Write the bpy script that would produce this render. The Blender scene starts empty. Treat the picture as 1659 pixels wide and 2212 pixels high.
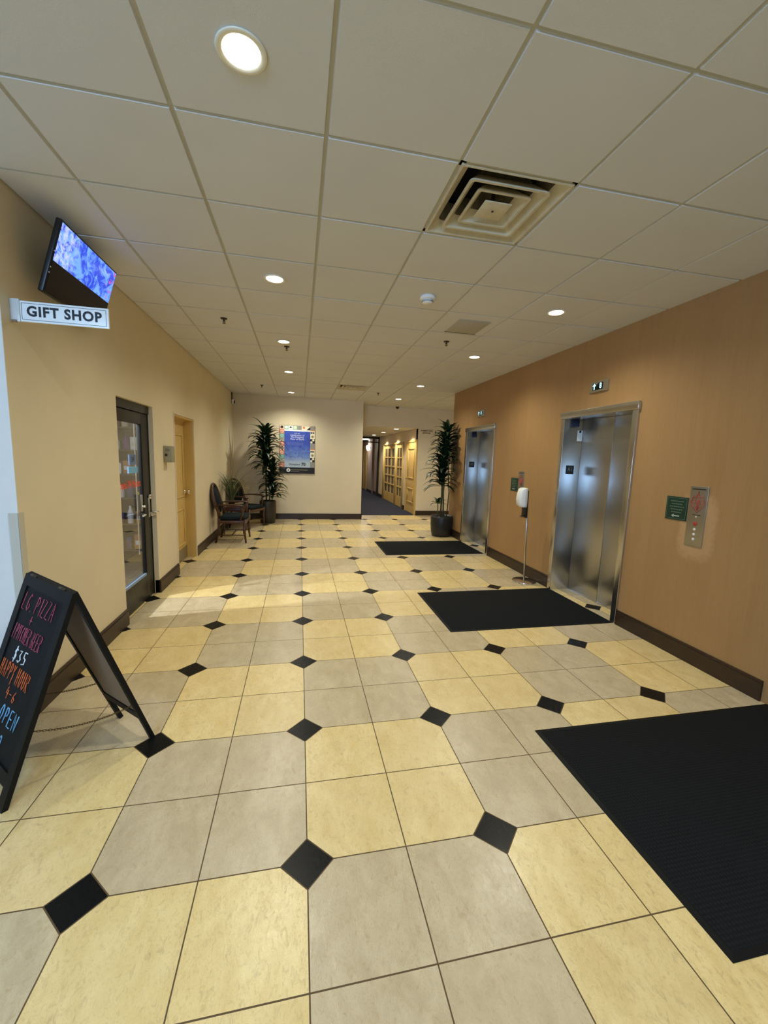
import bpy, bmesh, math, random
from mathutils import Vector, Matrix
PI = math.pi
R = random.Random(7)
SC = bpy.context.scene
COL = SC.collection

# ------------------------------------------------------------------ helpers
def lin(c):
    c = c / 255.0
    return c / 12.92 if c <= 0.04045 else ((c + 0.055) / 1.055) ** 2.4
def rgb(r, g, b): return (lin(r), lin(g), lin(b), 1.0)

class NT:
    def __init__(s, m): s.t = m.node_tree; s.n = s.t.nodes; s.l = s.t.links
    def new(s, k, **kw):
        o = s.n.new(k)
        for a, v in kw.items(): setattr(o, a, v)
        return o
    def link(s, a, b): s.l.new(a, b)
    def put(s, sock, v):
        if isinstance(v, bpy.types.NodeSocket): s.link(v, sock)
        else: sock.default_value = v
    def math(s, op, a, b=0.0, c=0.0):
        o = s.new('ShaderNodeMath', operation=op)
        for i, v in enumerate((a, b, c)): s.put(o.inputs[i], v)
        return o.outputs[0]
    def mix(s, f, a, b, mode='MIX'):
        o = s.new('ShaderNodeMix', data_type='RGBA', blend_type=mode)
        s.put(o.inputs[0], f); s.put(o.inputs[6], a); s.put(o.inputs[7], b)
        return o.outputs[2]
    def noise(s, scale, detail=3, rough=.5, vec=None, dist=0):
        o = s.new('ShaderNodeTexNoise'); o.inputs['Scale'].default_value = scale
        o.inputs['Detail'].default_value = detail; o.inputs['Roughness'].default_value = rough
        o.inputs['Distortion'].default_value = dist
        if vec is not None: s.link(vec, o.inputs['Vector'])
        return o.outputs[0]
    def pos(s, sc=(1, 1, 1)):
        g = s.new('ShaderNodeNewGeometry')
        m = s.new('ShaderNodeMapping'); m.inputs['Scale'].default_value = sc
        s.link(g.outputs['Position'], m.inputs[0]); return m.outputs[0]
    def ramp(s, f, a, b, lo=0.0, hi=1.0):
        o = s.new('ShaderNodeMapRange'); s.put(o.inputs[0], f)
        o.inputs[1].default_value = a; o.inputs[2].default_value = b
        o.inputs[3].default_value = lo; o.inputs[4].default_value = hi
        return o.outputs[0]
    def bump(s, h, strength, dist=.002):
        o = s.new('ShaderNodeBump'); o.inputs['Strength'].default_value = strength
        o.inputs['Distance'].default_value = dist; s.link(h, o.inputs['Height']); return o.outputs[0]

def mat(name, col, rough=.5, metal=0.0, vary=0.0, vscale=(8, 8, 8), bump=0.0, bscale=60, spec=.5, emit=None, es=0.0, trans=0.0, aniso=0.0, coat=0.0, ior=1.45, world=True):
    m = bpy.data.materials.new(name); m.use_nodes = True; t = NT(m)
    p = t.n['Principled BSDF']
    p.inputs['Base Color'].default_value = col; p.inputs['Roughness'].default_value = rough
    p.inputs['Metallic'].default_value = metal; p.inputs['Specular IOR Level'].default_value = spec
    p.inputs['IOR'].default_value = ior
    if trans: p.inputs['Transmission Weight'].default_value = trans
    if coat: p.inputs['Coat Weight'].default_value = coat
    if aniso: p.inputs['Anisotropic'].default_value = aniso
    if emit: p.inputs['Emission Color'].default_value = emit; p.inputs['Emission Strength'].default_value = es
    if vary:
        n = t.noise(1.0, 4, .6, t.pos(vscale))
        f = t.ramp(n, .3, .7)
        a = tuple(c * (1 - vary) for c in col[:3]) + (1,); b = tuple(min(1, c * (1 + vary)) for c in col[:3]) + (1,)
        t.link(t.mix(f, a, b), p.inputs['Base Color'])
    if bump:
        t.link(t.bump(t.noise(bscale, 3, .6, t.pos()), bump), p.inputs['Normal'])
    return m

class MB:
    """collects geometry; build() links it as one mesh object"""
    def __init__(s): s.v = []; s.f = []; s.m = []; s.sm = []; s.mats = []
    def mi(s, m):
        if m not in s.mats: s.mats.append(m)
        return s.mats.index(m)
    def add(s, vs, fs, m, smooth=False):
        k = len(s.v); s.v += [tuple(v) for v in vs]; i = s.mi(m)
        for f in fs: s.f.append([k + a for a in f]); s.m.append(i); s.sm.append(smooth)
        return s
    def box(s, lo, hi, m, bev=0.0, M=None):
        x0, y0, z0 = lo; x1, y1, z1 = hi
        if bev <= 0:
            vs = [(x0,y0,z0),(x1,y0,z0),(x1,y1,z0),(x0,y1,z0),(x0,y0,z1),(x1,y0,z1),(x1,y1,z1),(x0,y1,z1)]
            fs = [(3,2,1,0),(4,5,6,7),(0,1,5,4),(1,2,6,5),(2,3,7,6),(3,0,4,7)]
            if M: vs = [M @ Vector(v) for v in vs]
            return s.add(vs, fs, m)
        bm = bmesh.new(); bmesh.ops.create_cube(bm, size=1)
        for v in bm.verts:
            v.co = Vector(((x0+x1)/2 + v.co.x*(x1-x0), (y0+y1)/2 + v.co.y*(y1-y0), (z0+z1)/2 + v.co.z*(z1-z0)))
        bmesh.ops.bevel(bm, geom=bm.edges[:], offset=min(bev, .49*min(x1-x0, y1-y0, z1-z0)), segments=3, affect='EDGES', profile=.5)
        bm.verts.index_update()
        vs = [M @ v.co if M else v.co.copy() for v in bm.verts]; fs = [[v.index for v in f.verts] for f in bm.faces]
        bm.free(); return s.add(vs, fs, m, True)
    def quad(s, a, b, c, d, m): return s.add([a, b, c, d], [(0, 1, 2, 3)], m)
    def poly(s, pts, m): return s.add(pts, [tuple(range(len(pts)))], m)
    def prism(s, pts, off, m):
        n = len(pts); off = Vector(off); vs = [Vector(p) for p in pts] + [Vector(p) + off for p in pts]
        fs = [tuple(range(n))[::-1], tuple(range(n, 2*n))] + [(i, (i+1) % n, n+(i+1) % n, n+i) for i in range(n)]
        return s.add(vs, fs, m)
    def lathe(s, prof, m, c=(0, 0, 0), seg=32, M=None, smooth=True, sx=1, sy=1):
        vs = []; n = len(prof)
        for i in range(seg):
            a = 2*PI*i/seg
            for r, z in prof:
                p = Vector((c[0] + r*sx*math.cos(a), c[1] + r*sy*math.sin(a), c[2] + z)); vs.append(M @ p if M else p)
        fs = []
        for i in range(seg):
            j = (i+1) % seg
            for k in range(n-1): fs.append((i*n+k, j*n+k, j*n+k+1, i*n+k+1))
        if prof[0][0] > 1e-6: fs.append(tuple(i*n for i in range(seg))[::-1])
        if prof[-1][0] > 1e-6: fs.append(tuple(i*n+n-1 for i in range(seg)))
        return s.add(vs, fs, m, smooth)
    def tube(s, pts, r, m, seg=10, closed=False, sq=None):
        pts = [Vector(p) for p in pts]; n = len(pts); rs = r if isinstance(r, (list, tuple)) else [r]*n
        vs = []; up = None
        for i, p in enumerate(pts):
            if closed: d = pts[(i+1) % n] - pts[i-1]
            else: d = pts[min(i+1, n-1)] - pts[max(i-1, 0)]
            d.normalize()
            if up is None:
                up = Vector((0, 0, 1)) if abs(d.z) < .9 else Vector((1, 0, 0))
            a = d.cross(up)
            if a.length < 1e-4: a = d.orthogonal()
            a.normalize(); b = a.cross(d).normalized(); up = b
            for k in range(seg):
                t = 2*PI*k/seg + (PI/4 if seg == 4 else 0)
                w, h = (sq if sq else (1, 1))
                vs.append(p + (a*math.cos(t)*w + b*math.sin(t)*h)*rs[i])
        fs = []
        for i in range(n if closed else n-1):
            j = (i+1) % n
            for k in range(seg): fs.append((i*seg+k, i*seg+(k+1) % seg, j*seg+(k+1) % seg, j*seg+k))
        if not closed: fs += [tuple(range(seg))[::-1], tuple((n-1)*seg+k for k in range(seg))]
        return s.add(vs, fs, m, seg > 4)
    def text(s, txt, org, right, up, size, m, align='CENTER', depth=.0008, sx=1.0, bold=0.0, tw=1.0):
        cu = bpy.data.curves.new('t', 'FONT'); cu.body = txt; cu.size = 1.0; cu.align_x = align; cu.align_y = 'CENTER'
        cu.offset = bold; cu.space_character = tw; cu.resolution_u = 3
        ob = bpy.data.objects.new('t', cu); COL.objects.link(ob)
        bpy.context.view_layer.update()
        me = bpy.data.meshes.new_from_object(ob.evaluated_get(bpy.context.evaluated_depsgraph_get()))
        rt = Vector(right).normalized(); u = Vector(up).normalized(); n = rt.cross(u); o = Vector(org)
        vs = [o + rt*v.co.x*size*sx + u*v.co.y*size + n*depth for v in me.vertices]
        s.add(vs, [tuple(p.vertices) for p in me.polygons], m)
        COL.objects.unlink(ob); bpy.data.objects.remove(ob); bpy.data.curves.remove(cu); bpy.data.meshes.remove(me)
        return s
    def build(s, name, parent=None, loc=None):
        me = bpy.data.meshes.new(name); me.from_pydata(s.v, [], s.f)
        for m in s.mats: me.materials.append(m)
        for p, i, q in zip(me.polygons, s.m, s.sm): p.material_index = i; p.use_smooth = q
        bm = bmesh.new(); bm.from_mesh(me); bmesh.ops.recalc_face_normals(bm, faces=bm.faces[:]) if not getattr(s, 'keep', 0) else None
        bm.to_mesh(me); bm.free(); me.update()
        o = bpy.data.objects.new(name, me); COL.objects.link(o)
        if loc is not None: o.location = loc
        if parent: o.parent = parent
        return o

def tag(o, label=None, cat=None, group=None, kind=None):
    if label: o['label'] = label
    if cat: o['category'] = cat
    if group: o['group'] = group
    if kind: o['kind'] = kind
    return o
def thing(name, loc, label=None, cat=None, group=None, rz=0, kind=None):
    o = bpy.data.objects.new(name, None); COL.objects.link(o); o.location = loc; o.rotation_euler = (0, 0, rz)
    o.empty_display_size = .1
    return tag(o, label, cat, group, kind)
def struct(mb, name): return tag(mb.build(name), kind='structure')
def dup(root, loc, label, rz=None, group=None):
    r = root.copy(); COL.objects.link(r); r.location = loc
    if rz is not None: r.rotation_euler = (0, 0, rz)
    r['label'] = label
    if group: r['group'] = group
    for ch in list(root.children):
        c = ch.copy(); COL.objects.link(c); c.parent = r
        for g in list(ch.children):
            d = g.copy(); COL.objects.link(d); d.parent = c
    return r

# ------------------------------------------------------------------ measures
T = 0.3958231
XL, XR, YF, YB = -1.553, 3.066, 8.734, 9.48
HC = 2.918
CX, CY, SX, SY = 0.0668, 0.5428, 0.61, 0.6026      # ceiling grid
XC0, XC1, HCO = 1.49, 3.12, 2.385                    # corridor
REC = 3.30                                         # elevator door plane

# ------------------------------------------------------------------ materials
def floor_mat():
    m = bpy.data.materials.new('tile_floor'); m.use_nodes = True; t = NT(m); p = t.n['Principled BSDF']
    g = t.new('ShaderNodeNewGeometry'); sp = t.new('ShaderNodeSeparateXYZ'); t.link(g.outputs['Position'], sp.inputs[0])
    x = t.math('DIVIDE', sp.outputs[0], T); y = t.math('DIVIDE', sp.outputs[1], T)
    gx = t.math('PINGPONG', x, .5); gy = t.math('PINGPONG', y, .5)
    dx = t.math('PINGPONG', x, 1.0); dy = t.math('PINGPONG', y, 1.0); d = t.math('ADD', dx, dy)
    dia = t.math('LESS_THAN', d, .25)
    gd = t.math('LESS_THAN', t.math('ABSOLUTE', t.math('SUBTRACT', d, .256)), .0085)
    gl = t.math('LESS_THAN', t.math('MINIMUM', gx, gy), .0062)
    gl = t.math('MULTIPLY', gl, t.math('GREATER_THAN', d, .25))
    grout = t.math('MAXIMUM', gd, gl)
    fx = t.math('FLOOR', t.math('DIVIDE', x, 2.0)); fy = t.math('FLOOR', t.math('DIVIDE', y, 2.0))
    par = t.math('PINGPONG', t.math('ADD', fx, fy), 1.0)
    cv = t.new('ShaderNodeCombineXYZ'); t.link(t.math('FLOOR', x), cv.inputs[0]); t.link(t.math('FLOOR', y), cv.inputs[1])
    wn = t.new('ShaderNodeTexWhiteNoise', noise_dimensions='3D'); t.link(cv.outputs[0], wn.inputs[0])
    # per-tile offset of the stone texture
    off = t.new('ShaderNodeVectorMath', operation='MULTIPLY_ADD'); t.link(wn.outputs[1], off.inputs[0]); off.inputs[1].default_value = (9, 9, 9)
    t.link(g.outputs['Position'], off.inputs[2])
    mp = t.new('ShaderNodeMapping'); t.link(off.outputs[0], mp.inputs[0]); mp.inputs['Scale'].default_value = (9, 5, 9); mp.inputs['Rotation'].default_value = (0, 0, .35)
    n1 = t.noise(1.2, 6, .62, mp.outputs[0], .6); n2 = t.noise(6.0, 5, .7, mp.outputs[0], 1.2)
    nf = t.noise(26.0, 3, .7, mp.outputs[0], .3)
    yel = t.mix(t.ramp(n1, .3, .7), rgb(220, 192, 126), rgb(238, 214, 154))
    gry = t.mix(t.ramp(n1, .3, .7), rgb(184, 166, 132), rgb(208, 191, 156))
    c = t.mix(par, yel, gry)
    c = t.mix(t.ramp(n2, .50, .72, 0, .55), c, rgb(166, 138, 96))
    c = t.mix(t.ramp(nf, .58, .74, 0, .50), c, rgb(136, 110, 74))
    c = t.mix(t.math('MULTIPLY', wn.outputs[0], .22), c, rgb(190, 168, 130))
    c = t.mix(dia, c, t.mix(t.ramp(nf, .35, .7), rgb(16, 16, 16), rgb(24, 24, 23)))
    c = t.mix(grout, c, rgb(88, 68, 40))
    t.link(c, p.inputs['Base Color'])
    r = t.ramp(n2, .3, .7, .24, .34)
    r = t.math('ADD', r, t.math('MULTIPLY', grout, .4))
    t.link(r, p.inputs['Roughness']); t.link(t.math('SUBTRACT', .5, t.math('MULTIPLY', dia, .38)), p.inputs['Specular IOR Level'])
    h = t.math('SUBTRACT', t.math('ADD', t.math('MULTIPLY', n2, .45), t.math('MULTIPLY', nf, .2)), t.math('MULTIPLY', grout, 1.2))
    h = t.math('MULTIPLY', h, t.math('SUBTRACT', 1.0, t.math('MULTIPLY', dia, .8)))
    t.link(t.bump(h, .35, .002), p.inputs['Normal'])
    return m

def right_wall_mat():
    m = bpy.data.materials.new('tan_wallcovering'); m.use_nodes = True; t = NT(m); p = t.n['Principled BSDF']
    n = t.noise(1.0, 4, .6, t.pos((3, 3, .8))); v = t.noise(1.0, 3, .7, t.pos((260, 260, 7))); v2 = t.noise(1.0, 3, .6, t.pos((22, 22, 1.2)))
    c = t.mix(t.ramp(n, .3, .7), rgb(166, 129, 84), rgb(174, 137, 90))
    c = t.mix(t.ramp(v, .3, .75, 0, .35), c, rgb(148, 106, 62)); c = t.mix(t.ramp(v2, .5, .8, 0, .3), c, rgb(152, 110, 66))
    # pale rubbed patch around the call plate and faint scuffs
    g = t.new('ShaderNodeNewGeometry'); sp = t.new('ShaderNodeSeparateXYZ'); t.link(g.outputs['Position'], sp.inputs[0])
    dy = t.math('DIVIDE', t.math('SUBTRACT', sp.outputs[1], 1.225), .155); dz = t.math('DIVIDE', t.math('SUBTRACT', sp.outputs[2], 1.10), .27)
    rr = t.math('ADD', t.math('POWER', t.math('ABSOLUTE', dy), 4), t.math('POWER', t.math('ABSOLUTE', dz), 4))
    nn = t.noise(30, 3, .6, t.pos())
    f = t.ramp(t.math('ADD', rr, t.math('MULTIPLY', t.math('SUBTRACT', nn, .5), 1.6)), .35, 1.3, .42, 0)
    c = t.mix(f, c, rgb(206, 168, 124))
    t.link(c, p.inputs['Base Color']); p.inputs['Roughness'].default_value = .62; p.inputs['Specular IOR Level'].default_value = .25
    t.link(t.bump(v, .25, .001), p.inputs['Normal'])
    return m

def steel_mat(name, col, rough, streak=.06, metal=1.0, aniso=.6):
    m = bpy.data.materials.new(name); m.use_nodes = True; t = NT(m); p = t.n['Principled BSDF']
    n = t.noise(1.0, 3, .6, t.pos((260, 260, 1.6)))
    f = t.ramp(n, .3, .7, 1-streak*2, 1.0)
    tg = t.new('ShaderNodeTangent'); tg.direction_type = 'RADIAL'; tg.axis = 'Z'
    p.inputs['Anisotropic'].default_value = aniso
    t.link(tg.outputs[0], p.inputs['Tangent'])
    t.link(t.mix(f, tuple(c*.9 for c in col[:3])+(1,), col), p.inputs['Base Color'])
    p.inputs['Metallic'].default_value = metal
    p.inputs['Roughness'].default_value = rough
    return m

def mat_rug():
    m = bpy.data.materials.new('black_ribbed_mat'); m.use_nodes = True; t = NT(m); p = t.n['Principled BSDF']
    g = t.new('ShaderNodeNewGeometry'); sp = t.new('ShaderNodeSeparateXYZ'); t.link(g.outputs['Position'], sp.inputs[0])
    a = t.math('PINGPONG', t.math('MULTIPLY', sp.outputs[0], 62.0), .5); b = t.math('PINGPONG', t.math('MULTIPLY', sp.outputs[1], 62.0), .5)
    h = t.math('MULTIPLY', a, b); n = t.noise(400, 2, .5, t.pos()); n2 = t.noise(5, 3, .5, t.pos())
    c = t.mix(t.ramp(h, .0, .2), rgb(18, 19, 20), rgb(32, 33, 34)); c = t.mix(t.ramp(n, .4, .8, 0, .4), c, rgb(36, 37, 38)); c = t.mix(t.ramp(n2, .4, .7, 0, .3), c, rgb(27, 29, 31))
    t.link(c, p.inputs['Base Color']); p.inputs['Roughness'].default_value = .9; p.inputs['Specular IOR Level'].default_value = .1
    t.link(t.bump(t.math('ADD', h, t.math('MULTIPLY', n, .15)), .6, .003), p.inputs['Normal'])
    return m

def screen_mat():
    m = bpy.data.materials.new('tv_picture'); m.use_nodes = True; t = NT(m); p = t.n['Principled BSDF']
    tc = t.new('ShaderNodeTexCoord'); sp = t.new('ShaderNodeSeparateXYZ'); t.link(tc.outputs['Object'], sp.inputs[0])
    n = t.noise(11, 5, .65, tc.outputs['Object'], 1.0); n2 = t.noise(30, 3, .6, tc.outputs['Object'])
    c = t.mix(t.ramp(n, .44, .56), rgb(40, 70, 205), rgb(108, 160, 255))
    left = t.ramp(sp.outputs[0], -.22, -.12, 1, 0)
    c = t.mix(t.math('MULTIPLY', left, t.ramp(n2, .4, .6)), c, rgb(176, 190, 235))
    red = t.math('MULTIPLY', t.ramp(sp.outputs[0], .22, .25), t.ramp(n2, .58, .62)); c = t.mix(red, c, rgb(190, 80, 160))
    t.link(c, p.inputs['Emission Color']); p.inputs['Emission Strength'].default_value = 1.35
    p.inputs['Base Color'].default_value = (0, 0, 0, 1); p.inputs['Roughness'].default_value = .12
    return m

M = {}
M['floor'] = floor_mat(); M['wallR'] = right_wall_mat()
M['wall'] = mat('beige_wall_paint', rgb(222, 207, 176), .7, vary=.03, vscale=(2, 2, 2), bump=.12, bscale=220, spec=.25)
M['white'] = mat('white_wall_paint', rgb(222, 220, 212), .7, vary=.02, bump=.1, bscale=220, spec=.25)
M['grille_w'] = mat('ceiling_tile_white', rgb(212, 211, 207), .85, vary=.03, vscale=(1.2, 1.2, 1.2), bump=.25, bscale=500, spec=.2)
M['tbar'] = mat('ceiling_grid_metal', rgb(186, 182, 168), .6)
M['plenum'] = mat('plenum_black', rgb(20, 19, 17), .9)
M['vent'] = mat('vent_cream_paint', rgb(204, 194, 166), .5, vary=.10, vscale=(14, 14, 14))
M['ventd'] = mat('vent_dusty_inside', rgb(110, 100, 80), .8, vary=.3, vscale=(20, 20, 20))
M['base'] = mat('dark_wood_baseboard', rgb(54, 38, 25), .45, vary=.18, vscale=(6, 6, 60), bump=.15, bscale=90)
M['carpet'] = mat('blue_grey_carpet', rgb(52, 54, 68), .95, vary=.15, vscale=(60, 60, 60), bump=.6, bscale=350, spec=.1)
M['steel'] = steel_mat('brushed_steel', (.46, .46, .45, 1), .30, .02)
M['steelf'] = steel_mat('brushed_steel_frame', (.58, .57, .54, 1), .26, .02)
M['chrome'] = mat('chrome', (.75, .73, .70, 1), .12, 1.0)
M['pole'] = steel_mat('satin_pole', (.55, .52, .46, 1), .3, aniso=0)
M['mat'] = mat_rug(); M['rubber'] = mat('black_rubber_edge', rgb(16, 17, 17), .6, spec=.2)
M['black'] = mat('black_plastic', rgb(16, 16, 17), .35)
M['blackm'] = mat('black_matte', rgb(14, 14, 14), .8)
M['bluebk'] = mat('black_with_blue_reflection', rgb(18, 26, 52), .4)  # black jamb box; its blue reflection is put into the colour
M['white_pl'] = mat('white_plastic', rgb(238, 238, 232), .28, coat=.3)
M['lens'] = mat('lit_lens', rgb(255, 250, 235), .4, emit=(1, .93, .72, 1), es=14)
M['trim'] = mat('downlight_trim_white', rgb(232, 226, 204), .35)
M['tv'] = screen_mat()
M['tvblack'] = mat('tv_unlit_screen', rgb(6, 9, 26), .10, spec=.5)
M['sign_w'] = mat('sign_white_acrylic', rgb(236, 240, 238), .35)
M['sign_e'] = mat('sign_edge_blue_grey', rgb(120, 140, 165), .35)
M['clear'] = mat('clear_acrylic', rgb(205, 210, 205), .2, vary=.08)
M['ink'] = mat('black_ink', rgb(22, 24, 26), .5)
M['guard'] = mat('translucent_corner_guard', rgb(196, 190, 172), .25)
M['doorb'] = mat('black_painted_door', rgb(34, 32, 28), .42, vary=.08, vscale=(3, 3, 3))
M['cream'] = mat('cream_painted_door', rgb(206, 174, 106), .45, vary=.04, vscale=(3, 3, 3))
M['kick'] = mat('kick_plate_grey', rgb(150, 138, 112), .4, .6)
M['boxg'] = mat('grey_metal_box', rgb(150, 142, 112), .45, vary=.12, vscale=(40, 40, 40))
M['green'] = mat('dark_green_sign', rgb(18, 52, 38), .45)
M['greenl'] = mat('green_sign_print', rgb(92, 116, 96), .5)
M['greena'] = mat('green_sign_arrow', rgb(170, 184, 172), .5)
M['red'] = mat('red_enamel', rgb(176, 62, 50), .5)
M['platesteel'] = steel_mat('call_plate_steel', (.42, .40, .35, 1), .38)
M['key'] = mat('worn_white_button', rgb(226, 218, 206), .35)
M['disp'] = mat('display_glass', rgb(6, 18, 22), .15)
M['cyan'] = mat('display_segments', rgb(180, 235, 255), .4, emit=rgb(165, 230, 255), es=2.2)
M['wood'] = mat('reddish_brown_wood', rgb(72, 42, 25), .35, vary=.25, vscale=(8, 8, 60), coat=.2)
M['fabric'] = mat('dark_teal_fabric', rgb(28, 37, 40), .9, vary=.15, vscale=(50, 50, 50), bump=.4, bscale=400, spec=.15)
M['potl'] = mat('dark_brown_planter', rgb(52, 44, 32), .42, vary=.12, vscale=(6, 6, 6))
M['potr'] = mat('charcoal_planter', rgb(38, 37, 36), .38, vary=.1, vscale=(8, 8, 8))
M['soil'] = mat('soil', rgb(40, 30, 22), .95, vary=.4, vscale=(40, 40, 40), bump=.8, bscale=60)
M['leaf'] = mat('dark_green_leaf', rgb(30, 50, 28), .42, vary=.35, vscale=(10, 10, 10))
M['leaf2'] = mat('fresh_green_leaf', rgb(46, 80, 40), .38, vary=.3, vscale=(10, 10, 10))
M['cane'] = mat('cane_stem', rgb(96, 92, 62), .7, vary=.2, vscale=(20, 20, 60))
M['grass'] = mat('dry_grass_blade', rgb(126, 122, 82), .7, vary=.35, vscale=(30, 30, 8))
M['grassg'] = mat('olive_grass_blade', rgb(74, 84, 50), .7, vary=.3, vscale=(30, 30, 8))
M['navy'] = mat('poster_navy', rgb(34, 34, 44), .5)
M['pink'] = mat('chalk_pink', rgb(176, 84, 104), .8, emit=None)
M['chalkw'] = mat('chalk_white', rgb(225, 235, 240), .8)
M['orange'] = mat('chalk_orange', rgb(222, 112, 62), .8)
M['chalkb'] = mat('chalk_blue', rgb(120, 176, 214), .8)
M['chalkboard'] = mat('chalkboard_black', rgb(12, 12, 15), .6, spec=.2, vary=.2, vscale=(12, 12, 12))
M['boardwood'] = mat('black_stained_wood', rgb(15, 14, 13), .55, spec=.22, vary=.2, vscale=(30, 30, 6))
M['hard'] = mat('brown_hardboard_back', rgb(138, 112, 84), .7, vary=.06, vscale=(4, 4, 4))
M['chain'] = mat('dark_brass_chain', rgb(96, 78, 48), .4, .8)
M['redtext'] = mat('red_orange_vinyl', rgb(226, 86, 52), .5)
def glass_mat():
    m = bpy.data.materials.new('door_glass'); m.use_nodes = True; t = NT(m); t.n.remove(t.n['Principled BSDF'])
    tr = t.new('ShaderNodeBsdfTransparent'); gl = t.new('ShaderNodeBsdfGlossy'); gl.inputs['Roughness'].default_value = .01
    lw = t.new('ShaderNodeLayerWeight'); lw.inputs[0].default_value = .5; fr = t.math('ADD', .03, t.math('MULTIPLY', t.math('POWER', lw.outputs[1], 4.0), .8)); mx = t.new('ShaderNodeMixShader')
    t.link(fr, mx.inputs[0]); t.link(tr.outputs[0], mx.inputs[1]); t.link(gl.outputs[0], mx.inputs[2]); t.link(mx.outputs[0], t.n['Material Output'].inputs[0])
    return m
M['glass'] = glass_mat()
M['shopwall'] = mat('shop_wall_grey', rgb(120, 116, 108), .8)
M['shelf'] = mat('shop_shelf_grey', rgb(78, 74, 66), .6)
M['frost'] = mat('frosted_pane', rgb(70, 60, 42), .2)
M['curt'] = mat('pale_curtain_behind_glass', rgb(166, 150, 116), .6, vary=.1, vscale=(40, 40, 2))
M['tube'] = mat('fluorescent_white', rgb(255, 255, 255), .4, emit=(1, .98, .9, 1), es=6)
M['globe'] = mat('frosted_globe', rgb(255, 250, 240), .4, emit=(1, .93, .8, 1), es=5)
M['mauve'] = mat('mauve_corridor_wall', rgb(150, 132, 122), .75, bump=.1, bscale=220)
M['darkbrown'] = mat('dark_portal_wood', rgb(38, 26, 20), .45)
M['screw'] = mat('dark_bronze', rgb(62, 54, 40), .4, .6)

# ------------------------------------------------------------------ the setting
# floor
f = MB(); f.quad((-5, -5, 0), (5.5, -5, 0), (5.5, YB, 0), (-5, YB, 0), M['floor']); f.quad((-5, -5, -.05), (-5, YB, -.05), (5.5, YB, -.05), (5.5, -5, -.05), M['blackm'])
struct(f, 'floor')
f = MB(); f.box((-5, 1.3, 0), (XL-.165, 6.2, .003), M['shelf']); struct(f, 'floor_shop')
f = MB(); f.box((XC0-.1, YB, -.05), (XC1+1.2, 21, .004), M['carpet']); struct(f, 'floor_corridor')
f = MB(); f.box((1.50, YB-.035, 0), (3.06, YB+.02, .007), M['blackm']); struct(f, 'trim_threshold')

# ceiling: real tegular tiles between T bars
vent_cells = [(1, 0), (1, 10)]
c = MB()
def cell_rect(i, j): return CX+i*SX, CY+j*SY, CX+(i+1)*SX, CY+(j+1)*SY
for i in range(-9, 10):
    for j in range(-10, 16):
        x0, y0, x1, y1 = cell_rect(i, j)
        if x1 < XL+.02 and y0 > 1.2: continue
        if x0 > XR+.25 and .5 < y0 and y1 < 6.65: continue
        if y0 > YB or (y0 > YF+.1 and x1 < XC0-.1): continue
        xa, ya, xb, yb = max(x0, -5), max(y0, -5), min(x1, 5.5), min(y1, YB)
        if y0 > 1.2 or (y1 > 1.3 and x1 > XL+.02 and x0 < XL): xa = max(xa, XL)
        if xb - xa < .02 or yb - ya < .02: continue
        if (i, j) in vent_cells: continue
        zz = HC+.009
        c.quad((xa, ya, zz), (xa, yb, zz), (xb, yb, zz), (xb, ya, zz), M['tbar'])
        g1, g2 = .007, .0105; z = HC + R.uniform(-.0012, .0012)
        if xb-xa < .05 or yb-ya < .05: continue
        a = [(xa+g1, ya+g1), (xb-g1, ya+g1), (xb-g1, yb-g1), (xa+g1, yb-g1)]; b = [(xa+g2, ya+g2), (xb-g2, ya+g2), (xb-g2, yb-g2), (xa+g2, yb-g2)]
        vs = [(p[0], p[1], zz) for p in a] + [(p[0], p[1], z) for p in b]
        c.add(vs, [(7, 6, 5, 4), (0, 1, 5, 4), (1, 2, 6, 5), (2, 3, 7, 6), (3, 0, 4, 7)], M['grille_w'])
c.keep = 1
struct(c, 'ceiling')
b = MB()   # slab over the tiles
b.box((-5.2, -5.2, HC+.18), (5.7, YB+.2, HC+.24), M['plenum']); struct(b, 'ceiling_slab')

HT = HC + .18
w = MB()   # left wall, with the two door openings
for y0, y1 in ((1.17, 2.49), (3.365, 4.09), (5.03, YF+.2)): w.box((XL-.16, y0, 0), (XL, y1, HT), M['wall'])
w.box((XL-.16, 2.49, 2.015), (XL, 3.365, HT), M['wall']); w.box((XL-.16, 4.09, 2.02), (XL, 5.03, HT), M['wall'])
struct(w, 'wall_left')
w = MB(); w.box((-5, 1.17, 0), (XL-.16, 1.30, HT), M['white']); w.box((XL-.16, 1.168, 0), (XL-.001, 1.171, HT), M['white']); struct(w, 'wall_side')
w = MB(); w.box((XL, YF, 0), (XC0, YF+.16, HT), M['wall']); w.box((XC0-.16, YF+.16, 0), (XC0, YB+.15, HT), M['wall']); struct(w, 'wall_back')
w = MB(); w.box((XC0, YB, HCO), (XC1+.02, YB+.15, HT), M['wall']); w.box((XC1+.02, YB, 0), (5.5, YB+.15, HT), M['wall']); struct(w, 'wall_corridor_front')
w = MB()   # elevator wall
for y0, y1 in ((.52, 1.93), (3.055, 4.80), (5.955, 6.71)): w.box((XR, y0, 0), (XR+.30, y1, HT), M['wallR'])
for y0, y1 in ((1.93, 3.055), (4.80, 5.955)): w.box((XR, y0, 2.12), (XR+.30, y1, HT), M['wallR'])
struct(w, 'wall_right')
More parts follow.
